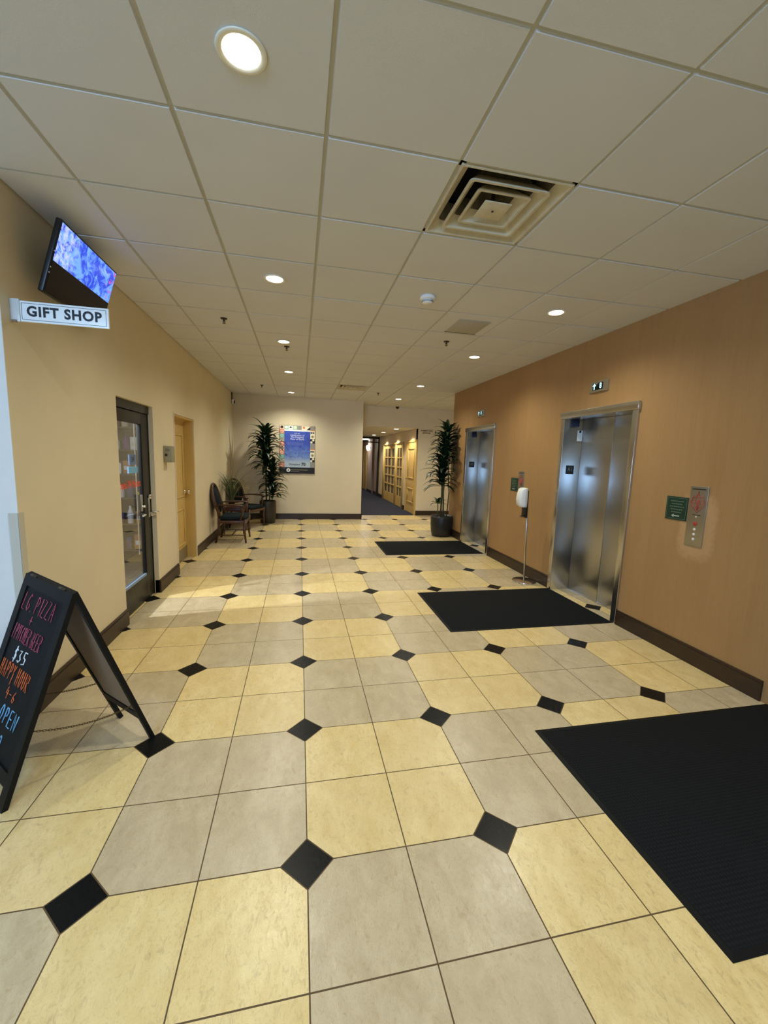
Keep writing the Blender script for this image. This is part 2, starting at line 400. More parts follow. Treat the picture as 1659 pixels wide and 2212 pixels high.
# surroundings outside the frame: shaft backing, recess behind the right wall, entrance hall
w = MB(); w.box((XR+.36, .52, 0), (XR+.46, 6.71, HT), M['shopwall']); w.box((XR+.30, 6.60, 0), (5.5, 6.71, HT), M['wall']); w.box((XR+.30, .52, 0), (5.5, .62, HT), M['wall']); struct(w, 'wall_shaft')
w = MB(); w.box((5.5, -5, 0), (5.6, .62, HT), M['wall']); w.box((5.5, 6.6, 0), (5.6, YB+.15, HT), M['wall']); struct(w, 'wall_east')
w = MB(); w.box((-5.1, -5, 0), (-5, 1.3, HT), M['white']); struct(w, 'wall_west')
w = MB()   # front wall behind the viewer with glazed entrance
w.box((-5, -5.12, 2.8), (5.5, -5, HT), M['white'])
for x0, x1 in ((-5, -4.2), (2.6, 5.5)): w.box((x0, -5.12, 0), (x1, -5, 2.8), M['white'])
struct(w, 'wall_front')
w = MB()
for x in (-4.2, -2.5, -.8, .9, 2.54): w.box((x, -5.09, 0), (x+.06, -5.03, 2.8), M['black'])
for z in (0, 2.74): w.box((-4.2, -5.09, z), (2.6, -5.03, z+.06), M['black'])
struct(w, 'window_1')

# corridor
w = MB(); w.box((XC0-.15, YB+.15, 0), (XC0, 20.5, 2.6), M['wall']); struct(w, 'wall_corridor_left')
w = MB()
w.box((XC1, YB+.15, 0), (XC1+.12, 9.55, 2.6), M['wall']); w.box((XC1, 9.55, 2.10), (XC1+.12, 10.55, 2.6), M['wall'])
w.box((XC1, 10.55, 0), (XC1+.12, 10.98, 2.6), M['wall']); w.box((XC1, 10.98, 2.06), (XC1+.12, 13.95, 2.6), M['wall']); w.box((XC1, 13.95, 0), (XC1+.12, 15.0, 2.6), M['wall'])
struct(w, 'wall_corridor_right')
w = MB(); w.box((XC1, 15.1, 0), (XC1+.12, 16.1, 2.6), M['mauve']); w.box((XC1-.09, 16.1, 0), (XC1+.12, 17.3, 2.6), M['mauve']); w.box((XC1, 17.3, 0), (XC1+.12, 20.5, 2.6), M['mauve'])
w.box((XC0-.1, 20.5, 0), (XC1+.1, 20.6, 2.6), M['mauve']); struct(w, 'wall_corridor_end')
w = MB(); w.box((XC0-.1, YB+.15, HCO), (XC1+.1, 20.5, HCO+.05), M['grille_w']); struct(w, 'ceiling_corridor')
w = MB(); w.box((XC1-.06, 14.96, 0), (XC1+.02, 15.12, HCO), M['darkbrown']); w.box((XC0, 14.96, HCO-.07), (XC1, 15.12, HCO), M['darkbrown']); w.box((XC0, 14.98, 2.16), (XC1-.05, 15.10, 2.20), M['darkbrown']); struct(w, 'trim_portal')

# baseboards
def bb(mb, x0, y0, x1, y1, h=.145):
    mb.box((x0, y0, 0), (x1, y1, h-.02), M['base']); 
    mb.box((x0+(.006 if x0 > 1 and x1-x0 < .05 else 0), y0, h-.02), (x1-(.006 if x1 < 0 and x1-x0 < .05 else 0), y1, h), M['base'])
m = MB(); bb(m, XL, 1.15, XL+.018, 2.49); bb(m, XL-.5, 1.15, XL, 1.168); struct(m, 'baseboard_left')
m = MB(); bb(m, XL, 3.365, XL+.018, 4.09); m.box((XL-.04, 3.365, 0), (XL, 3.383, .145), M['base']); struct(m, 'baseboard_left_middle')
m = MB(); bb(m, XL, 5.05, XL+.018, YF); struct(m, 'baseboard_left_rear')
m = MB(); m.box((XL+.018, YF-.018, 0), (XC0+.018, YF, .14), M['base']); m.box((XC0, YF-.018, 0), (XC0+.018, YB+.3, .14), M['base']); struct(m, 'baseboard_back')
m = MB(); bb(m, XR-.018, .605, XR, 1.915); struct(m, 'baseboard_right')
m = MB(); bb(m, XR-.018, 3.07, XR, 4.785, .152); struct(m, 'baseboard_right_middle')
m = MB(); bb(m, XR-.018, 5.975, XR, 6.71, .152); struct(m, 'baseboard_right_rear')
m = MB(); m.box((XC1+.02, YB-.018, 0), (5.5, YB, .13), M['base']); struct(m, 'baseboard_corridor_front')
m = MB()
for a, b_ in ((10.66, 10.86), (14.05, 14.96)): m.box((XC1-.018, a, 0), (XC1, b_, .13), M['blackm'])
m.box((XC1-.018, 15.12, 0), (XC1, 16.1, .13), M['blackm']); m.box((XC1-.108, 16.08, 0), (XC1-.09, 17.3, .13), M['blackm']); m.box((XC0, 20.48, 0), (XC1, 20.5, .13), M['blackm'])
struct(m, 'baseboard_corridor_right')

# ------------------------------------------------------------------ door_1: black glazed shop door
def pt(x, y, z): return Vector((x, y, z))
D1 = XL-.05
d = thing('door_1', (D1, 2.93, 0), kind='structure')
o = lambda x, y, z: (x, y-2.93, z)
m = MB()
m.box(o(-.045, 2.50, .01), o(0, 2.59, 1.93), M['doorb'], .003); m.box(o(-.045, 3.17, .01), o(0, 3.345, 1.93), M['doorb'], .003)
m.box(o(-.045, 2.585, 1.82), o(0, 3.175, 1.93), M['doorb'], .003); m.box(o(-.045, 2.585, .01), o(0, 3.175, .26), M['doorb'], .003)
m.build('door_leaf', d)
m = MB(); m.box(o(-.05, 2.49, 1.935), o(.012, 3.365, 2.015), M['black']); m.box(o(-.05, 3.348, 0), o(.004, 3.365, 1.94), M['black']); m.box(o(-.05, 2.49, 0), o(.004, 2.50, 1.94), M['black']); m.build('door_frame', d)
m = MB(); m.box(o(-.026, 2.58, .25), o(-.020, 3.18, 1.83), M['glass']); gp = m.build('glass_pane', d)
m = MB()
for a in ((2.585, .255, 2.60, 1.825), (3.16, .255, 3.175, 1.825)): m.box(o(-.02, a[0], a[1]), o(-.008, a[2], a[3]), M['black'])
m.box(o(-.02, 2.585, .255), o(-.004, 3.175, .285), M['sign_e']); m.build('glazing_bead', d)
m = MB(); m.text('Open 24 Hours', o(-.019, 2.885, 1.235), (0, 1, 0), (0, 0, 1), .105, M['redtext'], sx=.78, depth=.001, bold=.01)
tag(m.build('lettering', d), 'red vinyl words Open 24 Hours on the glass')
m = MB(); m.box(o(-.03, 2.87, 1.34), o(-.0195, 3.09, 1.40), M['chalkb']); m.box(o(-.03, 2.90, 1.42), o(-.0195, 3.05, 1.52), mat('pale_blue_notice', rgb(104, 124, 158), .6)); m.text('24', o(-.019, 2.975, 1.47), (0, 1, 0), (0, 0, 1), .07, M['navy']); m.build('window_notice', d)
m = MB(); m.box(o(0, 3.265, .86), o(.008, 3.315, 1.07), M['steelf'], .002)
m.tube([o(.005, 3.29, .905), o(.055, 3.29, .905), o(.06, 3.285, .905), o(.062, 3.17, .90)], .010, M['chrome'], 12)
m.tube([o(.0, 3.325, .915), o(.085, 3.325, .915)], .009, M['chrome'], 12); m.build('door_handle', d)
m = MB(); m.lathe([(.0, .0), (.026, .0), (.026, .018), (.018, .03), (0, .03)], M['chrome'], M=Matrix.Translation(Vector(o(0, 3.29, 1.08))) @ Matrix.Rotation(PI/2, 4, 'Y')); m.build('lock', d)
m = MB()
m.box(o(.0, 3.07, .95), o(.012, 3.10, 1.12), M['steelf'], .002); m.tube([o(0, 3.085, 1.0), o(.04, 3.085, 1.0)], .012, M['chrome']); m.tube([o(.0, 3.05, .925), o(.05, 3.05, .92), o(.05, 2.97, .915)], .009, M['chrome']); m.build('push_plate', d)

# door_2: cream panelled door in deep reveal
D2 = XL-.12
d = thing('door_2', (D2, 4.56, 0), kind='structure')
o = lambda x, y, z: (x, y-4.56, z)
m = MB(); m.box(o(-.04, 4.10, .01), o(0, 5.02, 2.0), M['cream'], .002); leaf = m.build('door_leaf', d)
def moulding(mb, y0, y1, z0, z1, o, mt, w=.022, dpt=.012):
    mb.box(o(0, y0, z0), o(dpt, y1, z0+w), mt, .004); mb.box(o(0, y0, z1-w), o(dpt, y1, z1), mt, .004)
    mb.box(o(0, y0, z0+w), o(dpt, y0+w, z1-w), mt, .004); mb.box(o(0, y1-w, z0+w), o(dpt, y1, z1-w), mt, .004)
for z0, z1 in ((.90, 1.81), (.60, .75)[::1], (.24, .50)):
    pass
for z0, z1 in ((.92, 1.80), (.24, .76)):
    m = MB(); moulding(m, 4.24, 4.90, z0, z1, o, M['cream']); m.build('door_panel', d)
m = MB(); m.box(o(0, 4.12, .02), o(.002, 5.0, .19), M['kick']); m.build('kick_plate', d)
m = MB(); m.box(o(-.05, 4.09, 0), o(.118, 4.10, 2.02), M['cream']); m.box(o(-.05, 5.02, 0), o(.118, 5.03, 2.02), M['cream']); m.box(o(-.05, 4.10, 2.0), o(.118, 5.02, 2.02), M['cream'])
m.box(o(.0, 4.10, 0), o(.02, 4.12, 2.0), M['cream']); m.box(o(0, 5.0, 0), o(.02, 5.02, 2.0), M['cream']); m.box(o(0, 4.12, 1.98), o(.02, 5.0, 2.0), M['cream']); m.build('door_frame', d)
m = MB(); Mk = Matrix.Translation(Vector(o(0, 4.955, .98))) @ Matrix.Rotation(PI/2, 4, 'Y')
m.lathe([(0, 0), (.03, 0), (.03, .006), (.012, .01), (.012, .03), (.027, .042), (.03, .055), (.022, .068), (0, .07)], M['chrome'], M=Mk); m.build('door_knob', d)
m = MB(); m.box((XL-.001, 4.075, 0), (XL+.012, 4.09, 2.035), M['wall']); m.box((XL-.001, 5.03, 0), (XL+.012, 5.05, 2.035), M['wall']); m.box((XL-.001, 4.09, 2.02), (XL+.012, 5.03, 2.035), M['wall']); struct(m, 'trim_1')

# door_3 / door_4: French doors and panelled door in corridor (on x = XC1, facing -x)
d = thing('door_3', (XC1, 12.45, 0), kind='structure')
o = lambda x, y, z: (-x, y-12.45, z)
m = MB()
for y0, y1 in ((10.93, 10.98), (11.90, 11.97), (13.88, 14.0)): m.box(o(-.02, y0, 0), o(.035, y1, 2.07), M['cream'], .004)
m.box(o(-.02, 10.98, 2.02), o(.035, 13.88, 2.08), M['cream'], .004); m.build('door_frame', d)
for y0, y1, nc in ((10.98, 11.90, 2), (11.97, 13.88, 3)):
    lf = MB(); st = .13; t_ = .03
    lf.box(o(-.03, y0, .02), o(.0, y0+st, 2.02), M['cream']); lf.box(o(-.03, y1-st, .02), o(0, y1, 2.02), M['cream'])
    lf.box(o(-.03, y0+st, .02), o(0, y1-st, .34), M['cream']); lf.box(o(-.03, y0+st, 1.90), o(0, y1-st, 2.02), M['cream'])
    wy = (y1-y0-2*st)/nc
    for k in range(1, nc): lf.box(o(-.028, y0+st+k*wy-.02, .34), o(.004, y0+st+k*wy+.02, 1.90), M['cream'])
    for k in range(1, 5): z = .34+k*1.56/5; lf.box(o(-.028, y0+st, z-.018), o(.008, y1-st, z+.018), M['cream'])
    lo = lf.build('door_leaf', d)
    g = MB(); g.box(o(-.022, y0+st, .34), o(-.016, y1-st, 1.90), M['frost']); g.build('glass_pane', lo)
    g = MB()
    for k in range(nc): g.box(o(-.016, y0+st+k*wy+wy*.12, .34), o(-.012, y0+st+k*wy+wy*.45, 1.90), M['curt'])
    g.build('curtain', lo)
m = MB(); m.box(o(0, 11.99, .98), o(.008, 12.05, 1.2), M['chrome'], .002); m.tube([o(0, 12.02, 1.02), o(.05, 12.02, 1.02), o(.05, 12.14, 1.02)], .012, M['chrome']); m.build('door_handle', d)
d = thing('door_4', (XC1, 10.05, 0), kind='structure')
o = lambda x, y, z: (-x, y-10.05, z)
m = MB(); m.box(o(-.03, 9.58, .01), o(0, 10.52, 2.04), M['cream']); m.build('door_leaf', d)
for z0, z1 in ((1.0, 1.86), (.30, .72)):
    m = MB(); moulding(m, 9.72, 10.36, z0, z1, o, M['cream'], .03, .016); m.build('door_panel', d)
m = MB(); m.box(o(-.03, 9.49, 0), o(.02, 9.58, 2.10), M['cream']); m.box(o(-.03, 10.52, 0), o(.02, 10.58, 2.10), M['cream']); m.box(o(-.03, 9.58, 2.04), o(.02, 10.52, 2.10), M['cream']); m.build('door_frame', d)
m = MB(); m.tube([o(0, 10.44, .98), o(.05, 10.44, .98), o(.055, 10.32, .98)], .013, M['chrome']); m.build('door_handle', d)
# door_5: far door casing beyond portal
m = MB(); m.box((XC1-.02, 18.0, 0), (XC1+.01, 18.12, 2.12), M['cream']); m.box((XC1-.02, 18.95, 0), (XC1+.01, 19.07, 2.12), M['cream']); m.box((XC1-.02, 18.12, 2.02), (XC1+.01, 18.95, 2.12), M['cream']); m.box((XC1-.005, 18.12, 0), (XC1+.01, 18.95, 2.02), M['cream']); struct(m, 'door_5')

# ------------------------------------------------------------------ elevators
def elevator(yn, yf, label, card, name='elevator_entrance'):
    yc = (yn+yf)/2
    e = thing(name, (XR, yc, 0), label, 'elevator', 'elevator entrances in the tan wall')
    Y = lambda y: y-yc
    hw = (yf-yn)/2
    m = MB(); m.box((-.022, -hw-.065, 0), (REC-XR+.02, -hw, 2.10), M['steelf'], .003); m.build('near_jamb', e)
    m = MB(); m.box((-.022, hw, 0), (REC-XR+.02, hw+.065, 2.10), M['steelf'], .003); fj = m.build('far_jamb', e)
    m = MB(); m.box((-.034, -hw-.075, 2.095), (REC-XR+.02, hw+.075, 2.172), M['steelf'], .003); m.build('header', e)
    for s in (0, 1):
        a, b_ = (-hw+.001, -.002) if s == 0 else (.002, hw-.001)
        m = MB(); m.box((REC-XR, a, .008), (REC-XR+.03, b_, 2.094), M['steel'], .0015); m.build('door_leaf', e)
    m = MB(); m.box((REC-XR-.006, -hw, 0), (REC-XR+.02, hw, .008), M['chrome']); m.build('sill', e)
    # floor plaque on the far jamb, facing the viewer
    m = MB(); m.box((.052, hw-.004, 1.445), (.157, hw, 1.550), M['black'], .001)
    m.text('A1' if card else 'A2', (.105, hw-.004, 1.50), (1, 0, 0), (0, 0, 1), .07, mat('plaque_grey', rgb(120, 122, 124), .5), sx=.8, depth=.001)
    tag(m.build('floor_plaque', fj), 'black square floor plaque on steel jamb')
    m = MB(); m.box((.068, hw-.03, 2.01), (.16, hw, 2.094), M['bluebk'], .003); tag(m.build('sensor_box', fj), 'small black box with painted-in blue reflection at top of jamb')
    if card:
        m = MB(); m.box((.165, hw-.002, 1.845), (.232, hw, 1.97), M['sign_w']); m.lathe([(0, 0), (.014, 0), (.014, .004), (0, .004)], M['black'], M=Matrix.Translation((.198, hw-.002, 1.955)) @ Matrix.Rotation(PI/2, 4, 'X'), seg=20)
        tag(m.build('instruction_card', fj), 'small pale card with black knob')
    return e
elevator(1.985, 3.0, 'brushed steel elevator doors nearer the camera, small white card on the far jamb', True)
elevator(4.855, 5.90, 'brushed steel elevator doors farther away, beside the potted plant', False)

def indicator(yc, label, z=2.39):
    e = thing('floor_indicator', (XR, yc, z), label, 'floor indicator', 'elevator floor indicators')
    m = MB(); hw, hh = .135, .056
    pts = []
    n = 10
    for i in range(n+1):
        t = -1+2*i/n; pts.append((-.016-.012*(1-t*t), t*hw))
    for i in range(n):
        (xa, ya), (xb, yb) = pts[i], pts[i+1]
        m.quad((xa, ya, -hh), (xb, yb, -hh), (xb, yb, hh), (xa, ya, hh), M['steelf'])
        m.quad((xa, ya, hh), (xb, yb, hh), (0, yb, hh), (0, ya, hh), M['steelf']); m.quad((xa, ya, -hh), (0, ya, -hh), (0, yb, -hh), (xb, yb, -hh), M['steelf'])
    for q in (0, -1):
        x, y = pts[q]; m.quad((x, y, -hh), (0, y, -hh), (0, y, hh), (x, y, hh), M['steelf'])
    m.build('housing', e)
    m = MB(); m.box((-.0295, -.07, -.036), (-.02, .075, .036), M['disp'], .001)
    m.build('display', e)
    m = MB(); x = -.031
    # facing -x: viewer's right is -y
    m.text('8', (x, -.045, 0), (0, -1, 0), (0, 0, 1), .078, M['cyan'], depth=.0003, sx=.8, bold=.02)
    m.build('lit_digit', e); m = MB()
    m.box((x, .042, -.030), (x+.001, .054, .020), M['cyan'])
    m.poly([(x, .022, .008), (x, .048, .034), (x, .074, .008), (x, .062, .004), (x, .048, .018), (x, .034, .004)], M['cyan'])
    m.build('lit_arrow', e)
    return e
indicator(2.487, 'lit floor display with up arrow above the nearer elevator')
indicator(5.372, 'lit floor display with up arrow above the farther elevator')

def call_station(yp, yg, zt, zb, label, gl, h=1):
    e = thing('call_button_plate', (XR, yp, (zt+zb)/2), label, 'elevator call plate', 'elevator call plates')
    H = (zt-zb)/2; m = MB(); m.box((-.006, -.074, -H), (.003, .074, H), M['platesteel'], .0015)
    m.build('plate', e)
    x = -.0068
    m = MB(); zc = H-.125
    K = lambda a, b_: (x, -a, zc+b_)   # a to the viewer's right
    def stroke(ps, r=.0022): m.tube([K(*p) for p in ps], r, M['red'], 5)
    stroke([(0, -.085), (-.052, -.035), (-.060, .0), (-.045, .035), (-.038, .045)]); stroke([(0, -.085), (.052, -.035), (.060, .0), (.045, .035), (.040, .048)])
    stroke([(-.040, .043), (-.022, .026), (-.014, .05), (.002, .085), (.004, .06), (.018, .03), (.040, .046)])
    stroke([(0, -.070), (-.006, -.03), (-.002, .02)], .004); stroke([(0, -.070), (.008, -.03), (.004, .02)], .004)
    for sg in (-1, 1): stroke([(sg*.034+.016*math.cos(a), .0+.016*math.sin(a)) for a in [k*PI/6 for k in range(13)]]); stroke([(sg*.012, -.05), (sg*.04, -.03)])
    stroke([(.013*math.cos(a), .045+.013*math.sin(a)) for a in [k*PI/5 for k in range(11)]])
    tag(m.build('flame_emblem', e), 'dark red flame emblem with curls')
    m = MB(); m.box((x, -.055, H-.028), (x+.001, .058, H-.020), M['ink']); m.build('heading_print', e); m = MB()
    m.box((x, -.035, H-.232), (x+.001, .035, H-.227), M['ink']); m.build('caption_print', e)
    zz = [H-.245, H-.30, H-.345, H-.385, H-.425]
    for k, (z, r, mt) in enumerate(((zz[0], .006, 'key'), (zz[1], .017, 'red'), (zz[2], .011, 'key'), (zz[3], .011, 'key'), (zz[4], .011, 'key'))):
        m = MB(); m.lathe([(0, 0), (r, 0), (r, .004), (r*.7, .006), (0, .006)], M[mt], M=Matrix.Translation((-.005, 0, z)) @ Matrix.Rotation(-PI/2, 4, 'Y'), seg=20); m.build('button', e)
    g = thing('stairway_sign', (XR, yg, zb+.285), gl, 'sign', 'green signs beside the call plates')
    m = MB(); m.box((-.006, -.098, -.097), (0, .098, .097), M['green'], .001); m.build('sign_board', g)
    m = MB()
    for z0 in (-1, 1): m.box((-.0068, -.088, z0*.086-.0012), (-.006, .088, z0*.086+.0012), M['greenl']); 
    for y0 in (-1, 1): m.box((-.0068, y0*.088-.0012, -.086), (-.006, y0*.088+.0012, .086), M['greenl'])
    for k, wd in enumerate((.062, .05, .068, .055, .048)):
        z0 = .06-k*.023; n = 7
        for q in range(n):
            a = -wd+2*wd*q/n; m.box((-.0068, a, z0-.004), (-.006, a+2*wd/n*.72, z0+.004), M['greenl'])
    m.build('lettering', g)
    m = MB(); m.box((-.0068, -.036, -.067), (-.006, .02, -.059), M['greena']); m.poly([(-.0068, .016, -.048), (-.0068, .04, -.063), (-.0068, .016, -.078)], M['greena']); m.build('arrow', g)
call_station(1.236, 1.418, 1.427, .944, 'tall steel call plate with red flame emblem, on tan wall near right edge', 'small dark green sign with white arrow, beside the nearer call plate')
call_station(3.90, 4.085, 1.44, .957, 'steel call plate half hidden behind the hand sanitizer dispenser', 'small green sign left of the hand sanitizer dispenser')

# ------------------------------------------------------------------ mats
def floor_mat_obj(x0, y0, x1, y1, label):
    cx, cy = (x0+x1)/2, (y0+y1)/2; a, b_ = (x1-x0)/2, (y1-y0)/2
    e = thing('floor_mat', (cx, cy, 0), label, 'mat', 'black floor mats along the elevator wall')
    m = MB(); m.box((-a+.025, -b_+.025, 0), (a-.025, b_-.025, .009), M['mat'], .002); m.build('pile', e)
    m = MB()
    o_ = [(-a, -b_), (a, -b_), (a, b_), (-a, b_)]; i_ = [(-a+.03, -b_+.03), (a-.03, -b_+.03), (a-.03, b_-.03), (-a+.03, b_-.03)]
    vs = [(x, y, 0) for x, y in o_]+[(x, y, .002) for x, y in o_]+[(x, y, .008) for x, y in i_]
    m.add(vs, [(0, 1, 5, 4), (1, 2, 6, 5), (2, 3, 7, 6), (3, 0, 4, 7), (4, 5, 9, 8), (5, 6, 10, 9), (6, 7, 11, 10), (7, 4, 8, 11)], M['rubber']); m.build('edge', e)
floor_mat_obj(1.33, -.565, 3.9, .57, 'large black ribbed mat at the right, nearest the camera')
floor_mat_obj(1.33, 1.945, 3.055, 3.05, 'black ribbed mat in front of the nearer elevator')
floor_mat_obj(1.345, 4.90, 3.05, 5.98, 'black ribbed mat in front of the farther elevator')

# ------------------------------------------------------------------ ceiling fittings
def downlight(x, y, label, z=HC, r=.066, e=None, group='recessed ceiling downlights of the lobby'):
    t_ = thing('recessed_downlight', (x, y, z), label, 'ceiling light', group)
    m = MB(); m.lathe([(r, .0), (r+.016, -.001), (r+.020, -.004), (r+.016, -.007), (r, -.006), (r-.004, -.002)], M['trim'], seg=40); m.build('trim_ring', t_)
    m = MB(); m.lathe([(0, -.0035), (r-.001, -.0035), (r-.001, -.001)], M['lens'], seg=40); m.build('lens', t_)
    return t_
LEFT = [(-.238, .24), (-.236, 2.075), (-.233, 3.88), (-.222, 5.71), (-.228, 7.98)]
RIGHT = [(2.20, .24), (2.22, 2.085), (2.20, 3.81), (2.165, 6.15), (2.18, 7.96)]
ORD = ['nearest the camera', 'second from the camera', 'third from the camera', 'fourth from the camera', 'farthest, above the far wall poster']
for (x, y), s in zip(LEFT, ORD): downlight(x, y, 'round lit downlight in the left row, ' + s)
ORD[4] = 'farthest, by the corridor opening'; ORD[0] = 'cut off by the right edge'
for (x, y), s in zip(RIGHT, ORD): downlight(x, y, 'round lit downlight in the right row, ' + s)
for y, s in ((9.95, 'nearest'), (11.75, 'middle'), (13.5, 'farthest')): downlight(2.62, y, 'round lit downlight in the low corridor ceiling, %s of three' % s, HCO, .07, group='recessed downlights in the corridor')

def diffuser(cell, label):
    x0, y0, x1, y1 = cell_rect(*cell); cx, cy = (x0+x1)/2, (y0+y1)/2; hx, hy = SX/2, SY/2
    e = thing('air_diffuser', (cx, cy, HC), label, 'ceiling vent', 'square ceiling air diffusers')
    def ring(mb, a, za, b_, zb, mt, rr=.0):
        vs = []
        for k, (s, z) in enumerate(((a, za), (b_, zb))):
            sx, sy = hx*s, hy*s
            rad = .03*s if s < .93 else .002
            for cxs, cys, a0 in ((1, 1, 0), (-1, 1, PI/2), (-1, -1, PI), (1, -1, 3*PI/2)):
                for q in range(4):
                    an = a0+q*PI/6; vs.append((cxs*(sx-rad)+rad*math.cos(an), cys*(sy-rad)+rad*math.sin(an), z))
        n = 16; mb.add(vs, [(i, (i+1) % n, n+(i+1) % n, n+i) for i in range(n)], mt, False)
    m = MB()
    m.box((-hx, -hy, .008), (-hx+.03, hy, .012), M['tbar']); m.box((hx-.03, -hy, .008), (hx, hy, .012), M['tbar']); m.box((-hx, -hy, .008), (hx, -hy+.03, .012), M['tbar']); m.box((-hx, hy-.03, .008), (hx, hy, .012), M['tbar'])
    ring(m, .965, .008, .96, .0, M['vent']); ring(m, .96, .0, .93, -.001, M['vent']); ring(m, .93, -.001, .77, .045, M['vent']); ring(m, .77, .045, .64, .12, M['ventd'])
    m.build('outer_frame', e)
    for s, zo in ((.69, .0), (.465, .004)):
        m = MB(); ring(m, s+.02, zo+.004, s+.025, zo-.004, M['vent']); ring(m, s+.025, zo-.004, s-.02, zo-.004, M['vent']); ring(m, s-.02, zo-.004, s-.155, zo+.045, M['vent']); ring(m, s-.155, zo+.045, s-.26, zo+.12, M['ventd'])
        ring(m, s+.02, zo+.004, s-.16, zo+.06, M['vent'])
        m.build('louver_ring', e)
    m = MB(); m.box((-hx*.25, -hy*.25, -.002), (hx*.25, hy*.25, .004), M['vent'], .003); m.lathe([(0, -.006), (.006, -.006), (.006, 0)], M['screw'], seg=12)
    m.tube([(0, 0, .004), (0, 0, .14)], .01, M['screw']); m.build('centre_plate', e)
    m = MB(); m.box((-hx*.9, -hy*.9, .14), (hx*.9, hy*.9, .15), M['plenum'])
    for sx in (-1, 1): m.box((sx*hx*.9-.004, -hy*.9, .03), (sx*hx*.9+.004, hy*.9, .14), M['plenum']); m.box((-hx*.9, sx*hy*.9-.004, .03), (hx*.9, sx*hy*.9+.004, .14), M['plenum'])
    m.build('plenum_box', e)
diffuser((1, 0), 'large square stepped air diffuser with dusty louvres, nearest the camera')
diffuser((1, 10), 'small-looking square air diffuser far back, near the far wall')

e = thing('smoke_detector', (1.005, 2.07, HC), 'round white smoke detector on ceiling behind the large diffuser', 'smoke detector')
m = MB(); m.lathe([(.066, .0), (.066, -.022), (.060, -.028), (0, -.028)], M['white_pl']); m.build('base', e)
m = MB(); m.lathe([(.042, -.028), (.042, -.036), (.046, -.038), (.046, -.052), (.036, -.058), (0, -.058)], M['white_pl']); m.lathe([(.0475, -.041), (.0475, -.043)], M['black']); m.lathe([(.0475, -.047), (.0475, -.049)], M['black']); m.build('sensor_head', e)

def sprinkler(x, y, label):
    e = thing('fire_sprinkler', (x, y, HC), label, 'sprinkler', 'fire sprinklers in the ceiling')
    m = MB(); m.lathe([(.034, .006), (.034, 0), (.032, -.006), (.012, -.010), (0, -.010)], M['screw'], seg=24); m.build('escutcheon', e)
    m = MB(); m.tube([(0, 0, -.008), (0, 0, -.03)], .008, M['screw']); m.tube([(-.008, 0, -.02), (-.011, 0, -.032), (0, 0, -.045)], .003, M['screw'], 6); m.tube([(.008, 0, -.02), (.011, 0, -.032), (0, 0, -.045)], .003, M['screw'], 6); m.build('head', e)
    m = MB(); m.lathe([(0, -.045), (.016, -.046), (.016, -.048), (0, -.049)], M['screw'], seg=20); m.build('deflector', e)
sprinkler(-.80, 3.20, 'dark pendent sprinkler at left, above the cream door')
sprinkler(1.61, 3.26, 'dark pendent sprinkler behind the grey ceiling panel')
sprinkler(-.78, 7.25, 'tiny sprinkler far back at the left, near the far wall')
sprinkler(1.575, 7.28, 'tiny sprinkler far back at the right, beyond the far diffuser')
sprinkler(-.205, 4.10, 'sprinkler just beyond the third downlight of the left row')

m = MB(); m.box((-.165, -.20, -.004), (.165, .20, 0), mat('grey_perforated_panel', rgb(176, 172, 160), .6, vary=.1, vscale=(200, 200, 200)), .001)
m.box((-.172, .20, -.006), (.172, .207, 0), M['ink'])
o_ = m.build('ceiling_access_panel', None, (1.63, 2.70, HC)); tag(o_, 'flat grey square panel in ceiling tile near the smoke detector', 'ceiling panel')

e = thing('dome_camera', (2.49, 9.36, HC), 'small black dome camera under ceiling above the corridor opening', 'security camera')
m = MB(); m.lathe([(.05, .01), (.05, -.012), (0, -.012)], M['screw'], seg=24); m.build('base', e)
m = MB(); m.lathe([(.042, -.012), (.040, -.03), (.028, -.05), (0, -.058)], M['black'], seg=24); m.build('dome', e)
e = thing('bullet_camera', (XL, 8.55, 2.72), 'small white camera high in the far left corner', 'security camera')
m = MB(); m.box((-.004, -.03, .035), (.018, .03, .2), M['screw'], .003); m.build('bracket', e)
m = MB(); m.box((.01, -.04, -.06), (.05, .04, .04), M['white_pl'], .008); m.build('body', e)
m = MB(); m.box((.05, -.028, -.045), (.07, .028, .02), M['black'], .006); m.build('lens', e)

# ------------------------------------------------------------------ TV
nrm = Vector((math.cos(.292)*math.cos(-.006), math.cos(.292)*math.sin(-.006), -math.sin(.292)))
rt = Vector((0, 0, 1)).cross(nrm).normalized(); up = nrm.cross(rt)
tv = thing('wall_television', (-1.385, 1.69, 2.62), 'black flat television with bright blue picture, tilted down above the gift shop sign', 'television')
tv.rotation_euler = Matrix((rt, up, nrm)).transposed().to_euler()
TW, TH = .345, .204
m = MB(); m.box((-TW, -TH, -.03), (TW, TH, 0), M['black'], .006); m.build('casing', tv)
m = MB(); m.box((-TW+.012, -TH+.014, 0), (TW-.012, TH-.012, .0012), M['tvblack']); m.build('dark_screen_area', tv)
m = MB(); m.box((-TW+.012, -.02, .0012), (TW-.012, TH-.012, .002), M['tv']); tag(m.build('lit_picture', tv), 'blue lit picture on upper half of screen')
m = MB(); m.box((-.12, -.10, -.06), (.12, .10, -.03), M['black'], .01); m.box((-.05, -.06, -.15), (.05, .06, -.06), M['blackm'], .004); m.build('wall_mount', tv)
for k, (a, b_) in enumerate(((-.338, .03), (-.338, -.06), (-.338, -.09))):
    m = MB(); m.lathe([(0, 0), (.005, 0), (.004, .003), (0, .004)], M['chrome'], c=(a, b_, 0), seg=12); m.build('screw', tv)

# ------------------------------------------------------------------ gift shop sign
e = thing('gift_shop_sign', (XL, 1.252, 2.284), 'white GIFT SHOP blade sign with black border jutting from left wall', 'sign')
